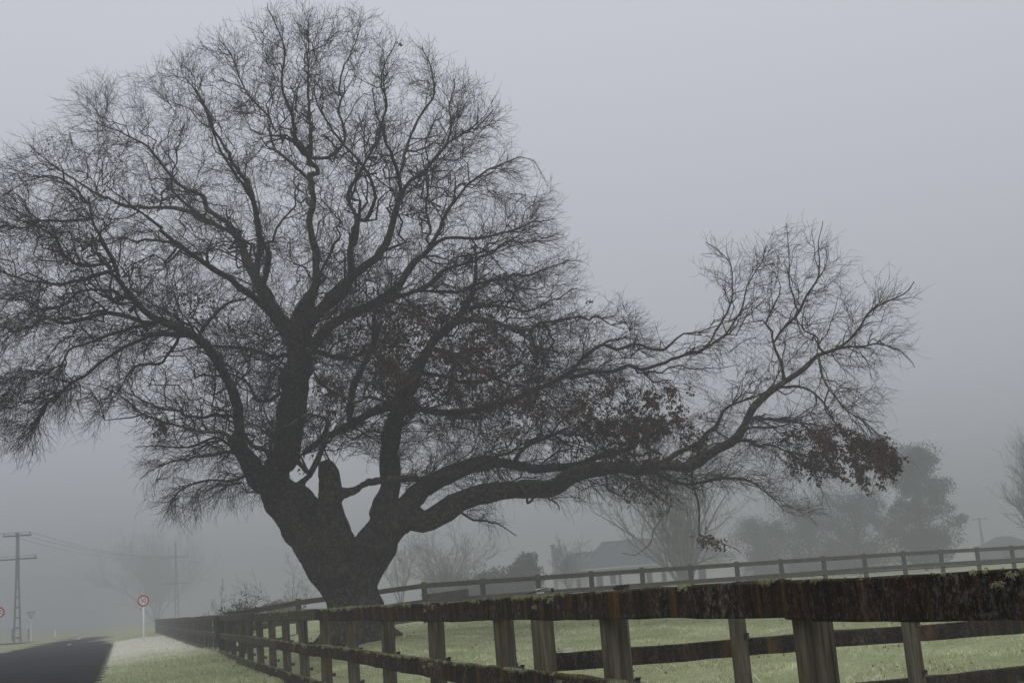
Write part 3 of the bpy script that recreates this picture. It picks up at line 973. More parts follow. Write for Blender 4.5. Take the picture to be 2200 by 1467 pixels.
 ('R8', -2.0, 1, [(955, 705, 20), (1000, 690, 17), (1049, 692, 15), (1101, 704, 14), (1142, 707, 13), (1157, 698, 12), (1225, 692, 11), (1262, 691, 10), (1283, 681, 9), (1311, 700, 5), (1350, 690, 3)]),
 ('R8b', 1.0, 1, [(1160, 700, 9), (1184, 711, 9), (1180, 745, 8), (1169, 782, 7), (1158, 810, 5)]),
 ('R4', -2.5, 1, [(1374, 1010, 14), (1393, 1046, 11), (1420, 1070, 10), (1445, 1088, 9), (1420, 1117, 6), (1399, 1150, 5), (1396, 1166, 5), (1368, 1197, 4), (1337, 1187, 3)]),
 ('R5', -1.5, 0, [(1400, 1010, 15), (1423, 1028, 12), (1469, 1048, 11), (1521, 1034, 10), (1561, 1026, 9), (1600, 1031, 7), (1650, 1060, 5), (1690, 1100, 3)]),
 ('R6', -1.0, 0, [(1140, 1058, 10), (1138, 1083, 8), (1163, 1069, 8), (1196, 1080, 7), (1202, 1095, 5)]),
 ('R9', 1.0, 0, [(1682, 830, 12), (1682, 777, 10), (1666, 736, 9), (1658, 708, 8), (1645, 691, 7), (1666, 646, 6), (1680, 610, 4), (1670, 560, 3)]),
 ('R9b', 1.0, 0, [(1666, 736, 9), (1686, 699, 9), (1711, 671, 8), (1727, 638, 8), (1752, 601, 7), (1760, 564, 6), (1756, 520, 4), (1768, 475, 3)]),
 ('R9c', -1.0, 0, [(1711, 671, 6), (1705, 620, 5), (1700, 560, 4), (1690, 480, 3)]),
 ('R10', -1.5, 1, [(1752, 769, 9), (1764, 806, 8), (1776, 830, 8), (1809, 875, 7), (1850, 904, 6), (1890, 940, 5), (1930, 990, 3)]),
 ('R11', 1.5, 0, [(1675, 838, 9), (1727, 838, 8), (1760, 855, 7), (1784, 892, 6), (1820, 930, 4)]),
 ('R12', -1.0, 0, [(1618, 904, 9), (1678, 896, 8), (1719, 904, 7), (1756, 937, 6), (1810, 960, 4)]),
 ('R13', 1.5, 0, [(1430, 1000, 20), (1453, 982, 17), (1498, 953, 15), (1527, 932, 13), (1555, 887, 11), (1580, 871, 9), (1645, 843, 6), (1680, 790, 4)]),
 ('R14', 1.5, 0, [(1575, 955, 10), (1645, 965, 8), (1686, 977, 7), (1727, 994, 5), (1790, 1010, 3)]),
 ('R15', 1.0, 0, [(1784, 757, 8), (1829, 744, 7), (1878, 742, 6), (1923, 757, 5), (1965, 790, 3)]),
 ('R16', -1.0, 0, [(1765, 762, 7), (1748, 716, 6), (1727, 687, 5), (1735, 640, 3)]),
 ('R17', -1.0, 0, [(1092, 1000, 14), (1130, 960, 11), (1200, 930, 9), (1260, 930, 8), (1330, 900, 6), (1390, 870, 4)]),
 ('R18', -3.0, 0, [(922, 752, 18), (980, 770, 14), (1040, 800, 12), (1110, 830, 10), (1170, 870, 7), (1210, 900, 4)]),
 ('R19', 2.0, 0, [(895, 800, 16), (950, 820, 13), (1010, 825, 11), (1080, 800, 9), (1130, 770, 6)]),
 ('R21', -1.5, 0, [(1500, 1003, 9), (1502, 1060, 7), (1494, 1120, 6), (1500, 1145, 5), (1545, 1162, 4), (1592, 1186, 3)]),
 ('R20', 2.0, 0, [(960, 1085, 12), (985, 1100, 9), (1020, 1115, 8), (1060, 1130, 6), (1110, 1150, 3)]),
]
nodes_p, nodes_t, nodes_r, nodes_l = [], [], [], []
limb_geo = []
def catmull(P, step):
    P = np.asarray(P, float)
    Q = np.vstack([2 * P[0] - P[1], P, 2 * P[-1] - P[-2]])
    out = []
    for i in range(1, len(Q) - 2):
        seg = np.linalg.norm(Q[i + 1, :3] - Q[i, :3])
        m_ = max(2, int(seg / step))
        for u in np.linspace(0, 1, m_, endpoint=False):
            out.append(.5 * ((2 * Q[i]) + (-Q[i - 1] + Q[i + 1]) * u + (2 * Q[i - 1] - 5 * Q[i] + 4 * Q[i + 1] - Q[i + 2]) * u * u + (-Q[i - 1] + 3 * Q[i] - 3 * Q[i + 1] + Q[i + 2]) * u ** 3))
    out.append(Q[-2])
    return np.array(out)
ALLN = np.zeros((0, 6))        # px, py, depth, limb
for li, (nm, dz, kind, pts) in enumerate(LIMBS):
    pts = np.array(pts, float)
    if len(ALLN):
        dd = np.hypot(ALLN[:, 0] - pts[0, 0], ALLN[:, 1] - pts[0, 1])
        j = int(np.argmin(dd))
        ds = ALLN[j, 2]
        if dd[j] < 70 and nm not in ('L1', 'ST', 'R1'):
            pts[0, 0], pts[0, 1] = ALLN[j, 0], ALLN[j, 1]
            pts[0, 2] = min(pts[0, 2], ALLN[j, 3] * .95)
        if nm in ('L1', 'ST', 'R1'):
            ds = D0 - (.3 if nm == 'ST' else 0)
    else:
        ds = D0
    s = np.concatenate([[0], np.cumsum(np.hypot(np.diff(pts[:, 0]), np.diff(pts[:, 1])))])
    s /= s[-1]
    dep = ds + dz * sstep(0, 1, s ** .8)
    P4 = np.array([[*at(x, y, d), px_r(w, d)] for (x, y, w), d in zip(pts, dep)])
    C4 = catmull(P4, .14)
    if nm in ('C0', 'L1', 'R0', 'R2'):
        C4[:, 3] *= 1 - .17 * sstep(.22, .45, np.linspace(0, 1, len(C4)))
    n = len(C4)
    w_ = np.cumsum(rng.normal(0, .014, (n, 3)), axis=0)
    w_ -= np.linspace(w_[0], w_[-1], n)
    kn = max(3, n // 4)
    kx = np.sort(rng.uniform(0, n - 1, kn))
    kk_ = np.stack([np.interp(np.arange(n), np.concatenate([[0], kx, [n - 1]]), np.concatenate([[0], rng.normal(0, 1, kn), [0]])) for _ in range(3)], 1)
    C4[:, :3] += (w_ * .8 + kk_ * (.040 + .16 * np.clip(C4[:, 3:], 0, .20))) * (0 if nm == 'ST' else 1)
    C4[:, 3] = C4[:, 3] if nm == 'ST' else np.maximum(C4[:, 3] * (1 + .06 * np.sin(np.arange(n) * 1.1 + li) + rng.normal(0, .03, n)) * (np.where(C4[:, 3] < .17, .78, 1.0) if nm in ('C0', 'L1', 'R1', 'R2', 'R0', 'ST') else .68) * (1 - .30 * np.linspace(0, 1, n) ** 1.4 * (nm not in ('ST', 'C0'))), .006)
    limb_geo.append((nm, kind, C4))
    a = proj(C4[:, :3])
    ALLN = np.vstack([ALLN, np.stack([a[0], a[1], a[2], C4[:, 3] * 2 * FPX / a[2], np.full(n, li), np.zeros(n)], 1)])
    T = unit(np.gradient(C4[:, :3], axis=0))
    nodes_p.append(C4[:, :3]); nodes_t.append(T); nodes_r.append(C4[:, 3]); nodes_l.append(np.full(n, li))
nodes_p, nodes_t, nodes_r, nodes_l = map(np.concatenate, (nodes_p, nodes_t, nodes_r, nodes_l))

# crown outline at the tree's distance, limits where branches may reach
ENV = np.array([(-170, 700), (-150, 480), (-80, 400), (0, 310), (30, 275), (115, 255), (135, 195), (185, 150), (265, 145), (350, 105), (420, 62), (485, 32), (560, 2), (640, -12), (760, -2), (850, 42), (930, 85), (990, 125), (1055, 165), (1098, 225), (1108, 290), (1140, 340), (1188, 385), (1213, 440), (1228, 500), (1265, 545), (1285, 590), (1272, 640), (1335, 625), (1400, 655), (1425, 705), (1470, 715), (1515, 690), (1525, 640), (1480, 575), (1495, 510), (1560, 500), (1620, 525), (1685, 460), (1770, 470), (1835, 520), (1850, 575), (1890, 570), (1960, 590), (1990, 650), (1968, 700), (1978, 770), (1925, 830), (1925, 900), (1950, 980), (1935, 1045), (1880, 1075), (1800, 1055), (1785, 1110), (1740, 1125), (1680, 1100), (1600, 1060), (1560, 1100), (1480, 1110), (1420, 1120), (1350, 1105), (1300, 1085), (1230, 1105), (1150, 1075), (1085, 1085), (1125, 1160), (1060, 1150), (985, 1110), (900, 1075), (800, 1000), (690, 960), (620, 1000), (570, 1075), (540, 1120), (465, 1105), (420, 1130), (360, 1155), (330, 1105), (280, 1060), (270, 990), (285, 905), (240, 880), (215, 955), (180, 965), (155, 900), (125, 960), (105, 1005), (55, 1000), (0, 990), (-100, 950)], float)
def in_poly(x, y, poly):
    x, y = np.asarray(x), np.asarray(y)
    c = np.zeros(x.shape, bool)
    j = len(poly) - 1
    for i in range(len(poly)):
        xi, yi, xj, yj = poly[i, 0], poly[i, 1], poly[j, 0], poly[j, 1]
        hit = ((yi > y) != (yj > y)) & (x < (xj - xi) * (y - yi) / (yj - yi + 1e-12) + xi)
        c ^= hit
        j = i
    return c
def edge_dist(x, y, poly):
    x, y = np.asarray(x)[:, None], np.asarray(y)[:, None]
    A, Bp_ = poly, np.roll(poly, -1, axis=0)
    d = Bp_ - A
    u = np.clip(((x - A[:, 0]) * d[:, 0] + (y - A[:, 1]) * d[:, 1]) / ((d ** 2).sum(1)), 0, 1)
    return np.hypot(x - (A[:, 0] + u * d[:, 0]), y - (A[:, 1] + u * d[:, 1])).min(1)
def targets(count, margin, mid=False):
    out = []
    while sum(map(len, out)) < count:
        x = rng.uniform(-170, 1990, count * 2)
        y = rng.uniform(-10, 1160, count * 2)
        k = in_poly(x, y, ENV)
        if mid:
            k &= ((x - 880) / 420) ** 2 + ((y - 780) / 210) ** 2 < 1
        x, y = x[k], y[k]
        ed = edge_dist(x, y, ENV)
        k = (ed > margin) & (rng.uniform(0, 1, len(x)) < np.where(x > 1430, np.where(y < 900, .42, .75), 1.0))
        x, y, ed = x[k], y[k], ed[k]
        out.append(np.stack([x, y, ed], 1))
    a = np.concatenate(out)[:count]
    dep = np.zeros(count)
    for i in range(0, count, 500):
        q = a[i:i + 500]
        dd = (ALLN[None, :, 0] - q[:, 0, None]) ** 2 + (ALLN[None, :, 1] - q[:, 1, None]) ** 2
        j = dd.argmin(1)
        dep[i:i + 500] = ALLN[j, 2]
    R = np.clip(a[:, 2] / FPX * D0 * 1.1, .25, 4.5)
    dep = dep + (rng.uniform(-1, .1, count) if mid else rng.uniform(-1, 1, count)) * R
    return np.array([at(x, y, d) for (x, y, _), d in zip(a, dep)])
BR = []            # pts, radii, limb
def grow(tg, batches, r_lo, r_hi, npt, crook, per_m, prefer, reach):
    global nodes_p, nodes_t, nodes_r, nodes_l
    left = tg
    for b_ in range(batches):
        kd = kdtree.KDTree(len(nodes_p))
        for i, q in enumerate(nodes_p):
            kd.insert(q, i)
        kd.balance()
        near = np.array([kd.find(q)[2] for q in left])
        order = np.argsort(near)
        take = order[:max(1, len(order) // (batches - b_))]
        newp, newt, newr, newl = [], [], [], []
        for ti in take:
            q = left[ti]
            best, bc = None, 1e9
            cand = kd.find_range(q, reach)
            if len(cand) > 70:
                cand = [cand[i_] for i_ in rng.integers(0, len(cand), 70)]
            if len(cand) < 4:
                cand = kd.find_n(q, 10)
            for (co_, idx, ds) in cand:
                if ds < .06:
                    continue
                dirv = (q - nodes_p[idx]) / ds
                c_ = float(dirv @ nodes_t[idx])
                cost = abs(ds - prefer) / prefer + 1.7 * abs(.78 - c_) + (.8 if nodes_r[idx] < r_lo * .9 else 0)
                if cost < bc:
                    best, bc = (idx, ds, dirv), cost
            if best is None:
                continue
            idx, L, dirv = best
            p0, t0 = nodes_p[idx], nodes_t[idx]
            n = int(np.clip(L * per_m, 4, npt))
            c1 = p0 + unit(t0 * .6 + dirv * .8 + rng.normal(0, .22, 3)) * L * .45
            u = np.linspace(0, 1, n)[:, None]
            P = (1 - u) ** 2 * p0 + 2 * u * (1 - u) * c1 + u * u * q
            jt = rng.normal(0, crook * L / math.sqrt(n), (n, 3))
            jt[0] = 0
            jt = np.cumsum(jt, 0)
            jt -= u * jt[-1] * .6
            P = P + jt
            if L > .9:                          # no long limb across open air
                qa = proj(P[n // 3::max(1, n // 4)])
                if not in_poly(qa[0], qa[1], ENV).all():
                    continue
            r0 = min(r_lo + r_hi * L, nodes_r[idx] * .8)
            r0 = max(r0, r_lo * .7)
            R = r0 + (max(r_lo * .45, .0028) - r0) * np.linspace(0, 1, n) ** .8
            BR.append((P, R, nodes_l[idx]))
            T = unit(np.gradient(P, axis=0))
            newp.append(P[1:]); newt.append(T[1:]); newr.append(R[1:]); newl.append(np.full(n - 1, nodes_l[idx]))
        nodes_p = np.concatenate([nodes_p] + newp)
        nodes_t = np.concatenate([nodes_t] + newt)
        nodes_r = np.concatenate([nodes_r] + newr)
        nodes_l = np.concatenate([nodes_l] + newl)
        left = np.delete(left, take, axis=0)
grow(targets(470, 40), 4, .009, .0112, 20, .21, 6.0, 2.0, 3.6)
grow(targets(2200, 24), 5, .0072, .0092, 12, .21, 6.0, .95, 1.8)
grow(targets(330, 24, True), 3, .0085, .0120, 12, .20, 6.0, 1.1, 2.0)
nA = len(BR)
grow(np.concatenate([targets(7900, 12), targets(1000, 12, True)]), 4, .0046, .0058, 8, .18, 8.0, .48, 1.0)

# fine twigs, vectorised
def resample(P, n):
    u = np.linspace(0, len(P) - 1, n)
    i = np.minimum(u.astype(int), len(P) - 2)
    f_ = (u - i)[:, None]
    return P[i] * (1 - f_) + P[i + 1] * f_
BP = np.array([resample(p_, 6) for p_, _, _ in BR])
BRr = np.array([resample(r_[:, None], 6)[:, 0] for _, r_, _ in BR])
BL = np.array([l_ for _, _, l_ in BR])
LEN = np.linalg.norm(np.diff(BP, axis=1), axis=2).sum(1)
cnt = np.clip(np.round(LEN * 3.6 + rng.uniform(0, 1.5, len(LEN))), 1, 8).astype(int)
CEN = at(700, 760, D0)
C_P, C_R, ci = spawn(BP, BRr, cnt, .20, .55, (.35, 1.0), 4, .75, (0, 0, .02), .15, .24, rmin=.0034, tipr=.6, away=(CEN, .09))
C_L = BL[ci]
C_R = np.minimum(C_R, .0050)
D_P, D_R, di = spawn(C_P, C_R, np.where(rng.uniform(0, 1, len(C_P)) < .08, 2, 1), .12, .30, (.4, 1.0), 3, .75, (0, 0, .02), .25, .25, rmin=.0027, tipr=.65, away=(CEN, .08))
D_L = C_L[di]
# weeping twigs on the low outer edge
def droop_mask(P):
    a = proj(P)
    return (a[1] > 780) & ((a[0] < 620) | (a[0] > 950))
for PP in (C_P, D_P):
    dm = droop_mask(PP[:, 0])
    k = PP.shape[1]
    off = PP - PP[:, :1]
    ln_ = np.linalg.norm(off, axis=2)
    PP[dm, :, 2] -= (ln_[dm] ** 1.5) * rng.uniform(.1, .8, (dm.sum(), 1))
# prune what strays far outside the outline
def keep_mask(P, slack):
    a = proj(P[:, -1])
    ins = in_poly(a[0], a[1], ENV)
    ok = ins.copy()
    o_ = ~ins
    if o_.any():
        ok[o_] = edge_dist(a[0][o_], a[1][o_], ENV) < rng.uniform(0, slack, o_.sum())
    return ok
kC, kD = keep_mask(C_P, 45), keep_mask(D_P, 50)
kD &= kC[di]
C_P, C_R, C_L = C_P[kC], C_R[kC], C_L[kC]
D_P, D_R, D_L = D_P[kD], D_R[kD], D_L[kD]

base = at(768, 1372, D0)
oak = thing('oak_tree', 'huge spreading bare oak with a thick forked trunk behind the roadside fence', 'tree', tuple(base))
OL = np.array(oak.location)
# trunk: root flare and the thick forks melted into one surface
tparts = []
tr = [(770, 1410, 165), (770, 1372, 150), (768, 1345, 136), (764, 1310, 122), (757, 1285, 114), (750, 1255, 116), (745, 1225, 128), (738, 1200, 136)]
tp = catmull([[*at(x, y, D0), px_r(w, D0)] for x, y, w in tr], .12)
V, F = tube_arrays(tp[None, :, :3], tp[None, :, 3], 20)
tm = MB()
def add_tube(P, R, k=16):
    tm.tube(P, R, k)
tm.tube(tp[:, :3], tp[:, 3], 20)
for a_ in range(7):                      # buttress roots
    th = a_ * .9 + .3
    q0 = base + np.array([0, 0, .55])
    dirr = np.array([math.cos(th), math.sin(th), 0])
    gz = float(ground_h(base[0], base[1]))
    tm.tube([q0 + dirr * .30, base + dirr * .66 + [0, 0, .06], base + dirr * 1.1 + [0, 0, -.18]], [.24, .20, .09], 10)
START = {}
for nm, kind, C4 in limb_geo:
    i = len(C4)
    thick = C4[:, 3] > .235
    if nm in ('C0', 'L1', 'R1', 'R2', 'R0', 'ST', 'R3', 'L3', 'M1'):
        e = 0
        while e < len(C4) and (thick[e] or e < 10 or nm == 'ST'):
            e += 1
        e = min(e, len(C4) - 1) if nm != 'ST' else len(C4) - 1
        tm.tube(C4[:e + 1, :3], C4[:e + 1, 3], 14)
        START[nm] = max(0, e - 3)
tmp_me = bpy.data.meshes.new('trunk_raw')
tmp_me.from_pydata(tm.v, [], tm.f)
tmp = bpy.data.objects.new('trunk_raw', tmp_me)
COL.objects.link(tmp)
md = tmp.modifiers.new('remesh', 'REMESH'); md.mode = 'VOXEL'; md.voxel_size = .045
md = tmp.modifiers.new('smooth', 'SMOOTH'); md.factor = .5; md.iterations = 7
tx = bpy.data.textures.new('bark_lumps', 'CLOUDS'); tx.noise_scale = .55; tx.noise_depth = 3
md = tmp.modifiers.new('lumps', 'DISPLACE'); md.texture = tx; md.texture_coords = 'GLOBAL'; md.strength = .10; md.mid_level = .5
tx2 = bpy.data.textures.new('bark_ridges', 'CLOUDS'); tx2.noise_scale = .10; tx2.noise_depth = 2
md = tmp.modifiers.new('ridges', 'DISPLACE'); md.texture = tx2; md.texture_coords = 'GLOBAL'; md.strength = .035; md.mid_level = .5
dg = bpy.context.evaluated_depsgraph_get()
trunk_me = bpy.data.meshes.new_from_object(tmp.evaluated_get(dg), depsgraph=dg)
bpy.data.objects.remove(tmp)
trunk_me.name = 'trunk'
trunk_me.transform(Matrix.Translation(-Vector(OL)))
trunk_me.materials.clear()
trunk_me.polygons.foreach_set('use_smooth', np.ones(len(trunk_me.polygons), bool))
link('trunk', trunk_me, M_BARK, oak)
# limbs with their own twigs
by_l = {}
for p_, r_, l_ in BR:
    by_l.setdefault(int(l_), []).append((p_, r_))
for li, (nm, kind, C4) in enumerate(limb_geo):
    s0 = START.get(nm, 0)
    seg = C4[s0:]
    bark = M_BARKP if kind else M_BARK
    lo = oak
    if nm != 'ST' and len(seg) > 2:
        b = MB()
        k = 12 if seg[0, 3] > .12 else 8
        b.tube(seg[:, :3] - OL, seg[:, 3], k)
        lo = b.build('limb', bark, oak, True)
    parts = []
    grp = {}
    for p_, r_ in by_l.get(li, []):
        grp.setdefault(len(p_), []).append((p_, r_))
    for n_, lst in grp.items():
        P = np.array([q[0] for q in lst]) - OL
        R = np.array([q[1] for q in lst])
        parts.append(tube_arrays(P, R, 5 if n_ > 12 else 3))
    for PP, RR, LL in ((C_P, C_R, C_L), (D_P, D_R, D_L)):
        sel = LL == li
        if sel.any():
            parts.append(tube_arrays(PP[sel] - OL, RR[sel], 3))
    if parts:
        V, F = join_arrays(parts)
        tw = link('twigs', mesh_faces('twigs', V, F), M_TWIG, lo, 'stuff')
print('oak: A', nA, 'AB', len(BR), 'C', len(C_P), 'D', len(D_P))

# dead leaves still hanging in clumps
def leaf_arrays(Pos, size, r, simple=False):
    B = len(Pos)
    ax = unit(r.normal(0, 1, (B, 3)) * [.7, .7, .6] + [0, 0, -.8])
    sd = unit(np.cross(ax, r.normal(0, 1, (B, 3))))
    nm_ = np.cross(ax, sd)
    L = r.uniform(.75, 1.3, B)[:, None] * size
    wd_ = L * r.uniform(.28, .42, (B, 1))
    bend = r.uniform(-.25, .25, (B, 1)) * L
    fold = r.uniform(.05, .4, (B, 1)) * wd_
    p0 = Pos
    a1 = Pos + ax * L * .35 + sd * wd_ + nm_ * fold
    a2 = Pos + ax * L * .35 - sd * wd_ + nm_ * fold
    m1 = Pos + ax * L * .4 + nm_ * bend * .3
    b1 = Pos + ax * L * .75 + sd * wd_ * .75 + nm_ * (fold + bend)
    b2 = Pos + ax * L * .75 - sd * wd_ * .75 + nm_ * (fold + bend)
    tip = Pos + ax * L + nm_ * bend * 1.3
    if simple:
        V = np.stack([p0, a1, tip, a2], 1).reshape(-1, 3)
        i = np.arange(B)[:, None] * 4
        return V, np.concatenate([i + np.array([0, 1, 2]), i + np.array([0, 2, 3])], 0)
    V = np.stack([p0, a1, a2, m1, b1, b2, tip], 1).reshape(-1, 3)
    i = np.arange(B)[:, None] * 7
    F = np.concatenate([i + np.array([0, 3, 1, 1]), i + np.array([0, 2, 3, 3])], 0)[:, :3]
    F = np.concatenate([F, i + np.array([1, 3, 6]), i + np.array([1, 6, 4]), i + np.array([2, 6, 3]), i + np.array([2, 5, 6])], 0)
    return V, F
CL = [  # x, y, rx, ry, count
 (1845, 985, 85, 60, 800), (1900, 1005, 60, 50, 330), (1745, 975, 75, 60, 480), (1800, 950, 60, 40, 260),
 (1400, 925, 110, 70, 1300), (1330, 880, 120, 65, 800), (1440, 860, 50, 40, 160), (1290, 960, 120, 50, 260),
 (930, 760, 120, 95, 950), (1010, 700, 110, 75, 600), (1060, 800, 130, 85, 750), (820, 700, 120, 60, 350), (700, 690, 90, 50, 200), (880, 830, 60, 50, 250), (1110, 900, 70, 60, 260), (960, 870, 90, 40, 250),
 (700, 870, 40, 60, 120), (640, 990, 50, 40, 110), (1540, 1168, 48, 22, 60), (1380, 1060, 60, 40, 90), (1350, 1125, 30, 25, 20),
 (340, 930, 22, 22, 26), (330, 905, 30, 20, 18), (110, 320, 40, 30, 26), (320, 440, 25, 15, 26), (420, 660, 60, 40, 70), (1262, 652, 8, 8, 5), (1165, 655, 12, 8, 8), (862, 90, 6, 8, 6), (130, 540, 30, 20, 18)]
pj = proj(nodes_p)
LP = []
lr = np.random.default_rng(5)
thin = nodes_r < .02
for (x, y, rx, ry, c_) in CL:
    q = ((pj[0] - x) / rx) ** 2 + ((pj[1] - y) / ry) ** 2
    patch = np.sin(nodes_p[:, 0] * 4.1 + x) * np.sin(nodes_p[:, 2] * 4.7 + y) + .6 * np.sin(nodes_p[:, 0] * 9 + nodes_p[:, 1] * 5 + nodes_p[:, 2] * 8)
    idx = np.nonzero((q < 1.25) & thin & (patch > -.35 + .8 * np.clip(q - .4, 0, 1)))[0]
    if len(idx) == 0:
        continue
    for i_ in idx[lr.integers(0, len(idx), int(c_ * 2.6))]:
        jt_ = .10 if c_ <= 120 and y > 1000 else .035
        LP.append(nodes_p[i_] + lr.normal(0, jt_, 3) * [1, 1, .7] - [0, 0, .01 + abs(lr.normal(0, jt_ * .6))])
V, F = leaf_arrays(np.array(LP), .060, lr)
lv_ = link('dead_leaves', mesh_faces('dead_leaves', V - OL, F), M_LEAF, oak, 'stuff')

fr_ = np.random.default_rng(21)
fy_ = fr_.uniform(11, 34, 5200)
fx_ = fr_.uniform(-.5, .46, 5200) * fy_
fp_ = np.stack([fx_, fy_], 1)
fp_ = fp_[(fp_ @ NV[:2] > 2.9) & (fr_.uniform(0, 1, 5200) < .34 * vnoise(fx_, fy_, .8, 1.5))]
fz_ = ground_h(fp_[:, 0], fp_[:, 1]) + fr_.uniform(.02, .05, len(fp_))
V, F = leaf_arrays(np.stack([fp_[:, 0], fp_[:, 1], fz_], 1), .042, fr_, True)
fl_ = link('fallen_leaves', mesh_faces('fallen_leaves', V, F), plain('faded_fallen_leaf', (.21, .13, .075), .9, .1, .5, 9))
fl_['kind'] = 'stuff'
tag(fl_, 'brown fallen oak leaves scattered over the paddock grass', 'leaves')

# ------------------------------------------------------------------ other trees and shrubs
def bare_tree(name, label, px, base_y, depth, H, spread, stems, mat, seed, group=None, trunk_r=.12, fork=.2, dens=1.0, up=.10, tip=.006, bend=.12, cone=False):
    r = np.random.default_rng(seed)
    P0 = at(px, base_y, depth)
    root = thing(name, label, 'tree', tuple(P0), group)
    S, Rr = [], []
    n = 9
    for i in range(stems):
        a = 2 * math.pi * (i + r.uniform(-.3, .3)) / stems
        out = r.uniform(.35, 1.0) * spread if stems > 1 else r.uniform(0, .15) * spread
        tipp = np.array([math.cos(a) * out, math.sin(a) * out, H * (r.uniform(.72, 1.0) if stems > 1 else .95)])
        if stems > 1:
            tipp[2] *= (1 - .35 * (out / spread) ** 2)
        u = np.linspace(0, 1, n)[:, None]
        c = np.array([tipp[0] * .25, tipp[1] * .25, tipp[2] * .55])
        P = (1 - u) ** 2 * np.array([0, 0, -.3]) + 2 * u * (1 - u) * c + u * u * tipp
        P[1:] += np.cumsum(r.normal(0, bend * H / 30, (n - 1, 3)), 0)
        S.append(P)
        Rr.append(trunk_r * (r.uniform(.55, .9) if stems > 1 else 1) * np.linspace(1, .12, n) ** .9)
    S, Rr = np.array(S), np.array(Rr)
    if stems > 1:
        b = MB().tube([(0, 0, -.4), (0, 0, H * .04), (0, 0, H * .09)], [trunk_r * 1.9, trunk_r * 1.5, trunk_r * 1.0], 8)
        b.build('trunk', mat, root, True)
        V, F = tube_arrays(S, Rr, 6)
        link('stems', mesh_faces('stems', V, F, True), mat, root)
    else:
        V, F = tube_arrays(S, Rr, 8)
        link('trunk', mesh_faces('trunk', V, F, True), mat, root)
    c1 = int((9 if stems > 1 else 34) * dens)
    P1, R1, _ = spawn(S, Rr, c1, spread * .35, spread * (.7 if stems > 1 else 1.05), (.4, .95), 7, .55, (0, 0, up), fork, .13, r, .3, tip)
    if cone:
        hrel = np.clip(P1[:, 0, 2] / H, 0, 1)
        sc_ = (1.15 - hrel)[:, None, None]
        P1 = P1[:, :1] + (P1 - P1[:, :1]) * sc_
    P2, R2, _ = spawn(P1, R1, int(6 * dens) or 1, spread * .16, spread * .42, (.4, .9), 5, .6, (0, 0, up), .15, .2, r, .5, tip * .9)
    P3, R3, _ = spawn(P2, R2, 3, spread * .07, spread * .2, (.4, .9), 4, .7, (0, 0, up), .2, .25, r, .6, tip * .8)
    V, F = join_arrays([tube_arrays(P1, R1, 4), tube_arrays(P2, R2, 3), tube_arrays(P3, R3, 3)])
    link('crown', mesh_faces('crown', V, F), mat, root, 'stuff')
    return root, P3
def leafy_tree(name, label, px, base_y, depth, H, spread, lobes, seed, mat=M_EVERGREEN, leaf=.10, count=9000, group=None, cat='tree', trunk_r=.2):
    r = np.random.default_rng(seed)
    P0 = at(px, base_y, depth)
    root = thing(name, label, cat, tuple(P0), group)
    tk = np.array([[0, 0, -.4], [.05 * H * .3, 0, H * .3], [.02 * H, .03 * H, H * .62], [0, 0, H * .9]])
    b = MB().tube(catmull(np.hstack([tk, np.array([[1], [.8], [.5], [.15]]) * trunk_r]), H / 8)[:, :3], trunk_r * np.linspace(1, .15, len(catmull(tk, H / 8))), 7)
    b.build('trunk', M_FAR_DARK, root, True)
    cs, limbs = [], []
    for i in range(lobes):
        z = r.uniform(.06, .95)
        a = r.uniform(0, 6.28)
        rad = spread * r.uniform(.12, .82) * math.sqrt(max(.05, 1 - ((z - .48) / .56) ** 2))
        c = np.array([math.cos(a) * rad, math.sin(a) * rad, z * H])
        cs.append((c, spread * r.uniform(.10, .30) * (1.9 if cat == 'bush' else 1.0)))
        limbs.append(np.linspace([0, 0, max(.1, z * H - rad * .8)], c, 5))
    LB = np.array(limbs)
    LB[:, 1:4] += r.normal(0, .05 * spread, (lobes, 3, 3))
    V, F = tube_arrays(LB, np.linspace(trunk_r * .35, trunk_r * .06, 5)[None].repeat(lobes, 0), 4)
    link('branches', mesh_faces('branches', V, F), M_FAR_DARK, root)
    per = count // lobes
    pos = []
    for c, rad in cs:
        d = unit(r.normal(0, 1, (per, 3)))
        q = r.uniform(.25, 1, (per, 1)) ** .5 * rad * r.uniform(.75, 1.2, (per, 1))
        pos.append(c + d * q * [1.15, 1.15, .8])
    V, F = leaf_arrays(np.concatenate(pos), leaf * 1.6, r, True)
    link('crown', mesh_faces('crown', V, F), mat, root, 'stuff')
    return root
def gy_at(px, depth, z=.3):
    """pixel row of ground height z at that depth"""
    lo_, hi_ = 1000.0, 1467.0
    for _ in range(40):
        mid = .5 * (lo_ + hi_)
        if at(px, mid, depth)[2] > z:
            lo_ = mid
        else:
            hi_ = mid
    return mid
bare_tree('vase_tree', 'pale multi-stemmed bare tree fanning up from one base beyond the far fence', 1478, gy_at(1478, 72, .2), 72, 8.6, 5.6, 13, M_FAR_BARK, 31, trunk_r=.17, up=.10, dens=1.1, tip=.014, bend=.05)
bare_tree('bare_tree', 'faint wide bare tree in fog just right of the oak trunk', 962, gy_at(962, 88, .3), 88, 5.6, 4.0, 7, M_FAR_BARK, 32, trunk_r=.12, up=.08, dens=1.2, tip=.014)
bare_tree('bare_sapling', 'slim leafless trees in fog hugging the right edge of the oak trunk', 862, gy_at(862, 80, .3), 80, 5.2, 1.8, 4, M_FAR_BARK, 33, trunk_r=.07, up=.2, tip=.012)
bare_tree('bare_tree', 'small crooked bare tree in fog left of the oak trunk', 632, gy_at(632, 62, .3), 62, 3.6, 2.1, 4, M_FAR_BARK, 34, trunk_r=.06, up=.05, dens=.8, tip=.009, bend=.35)
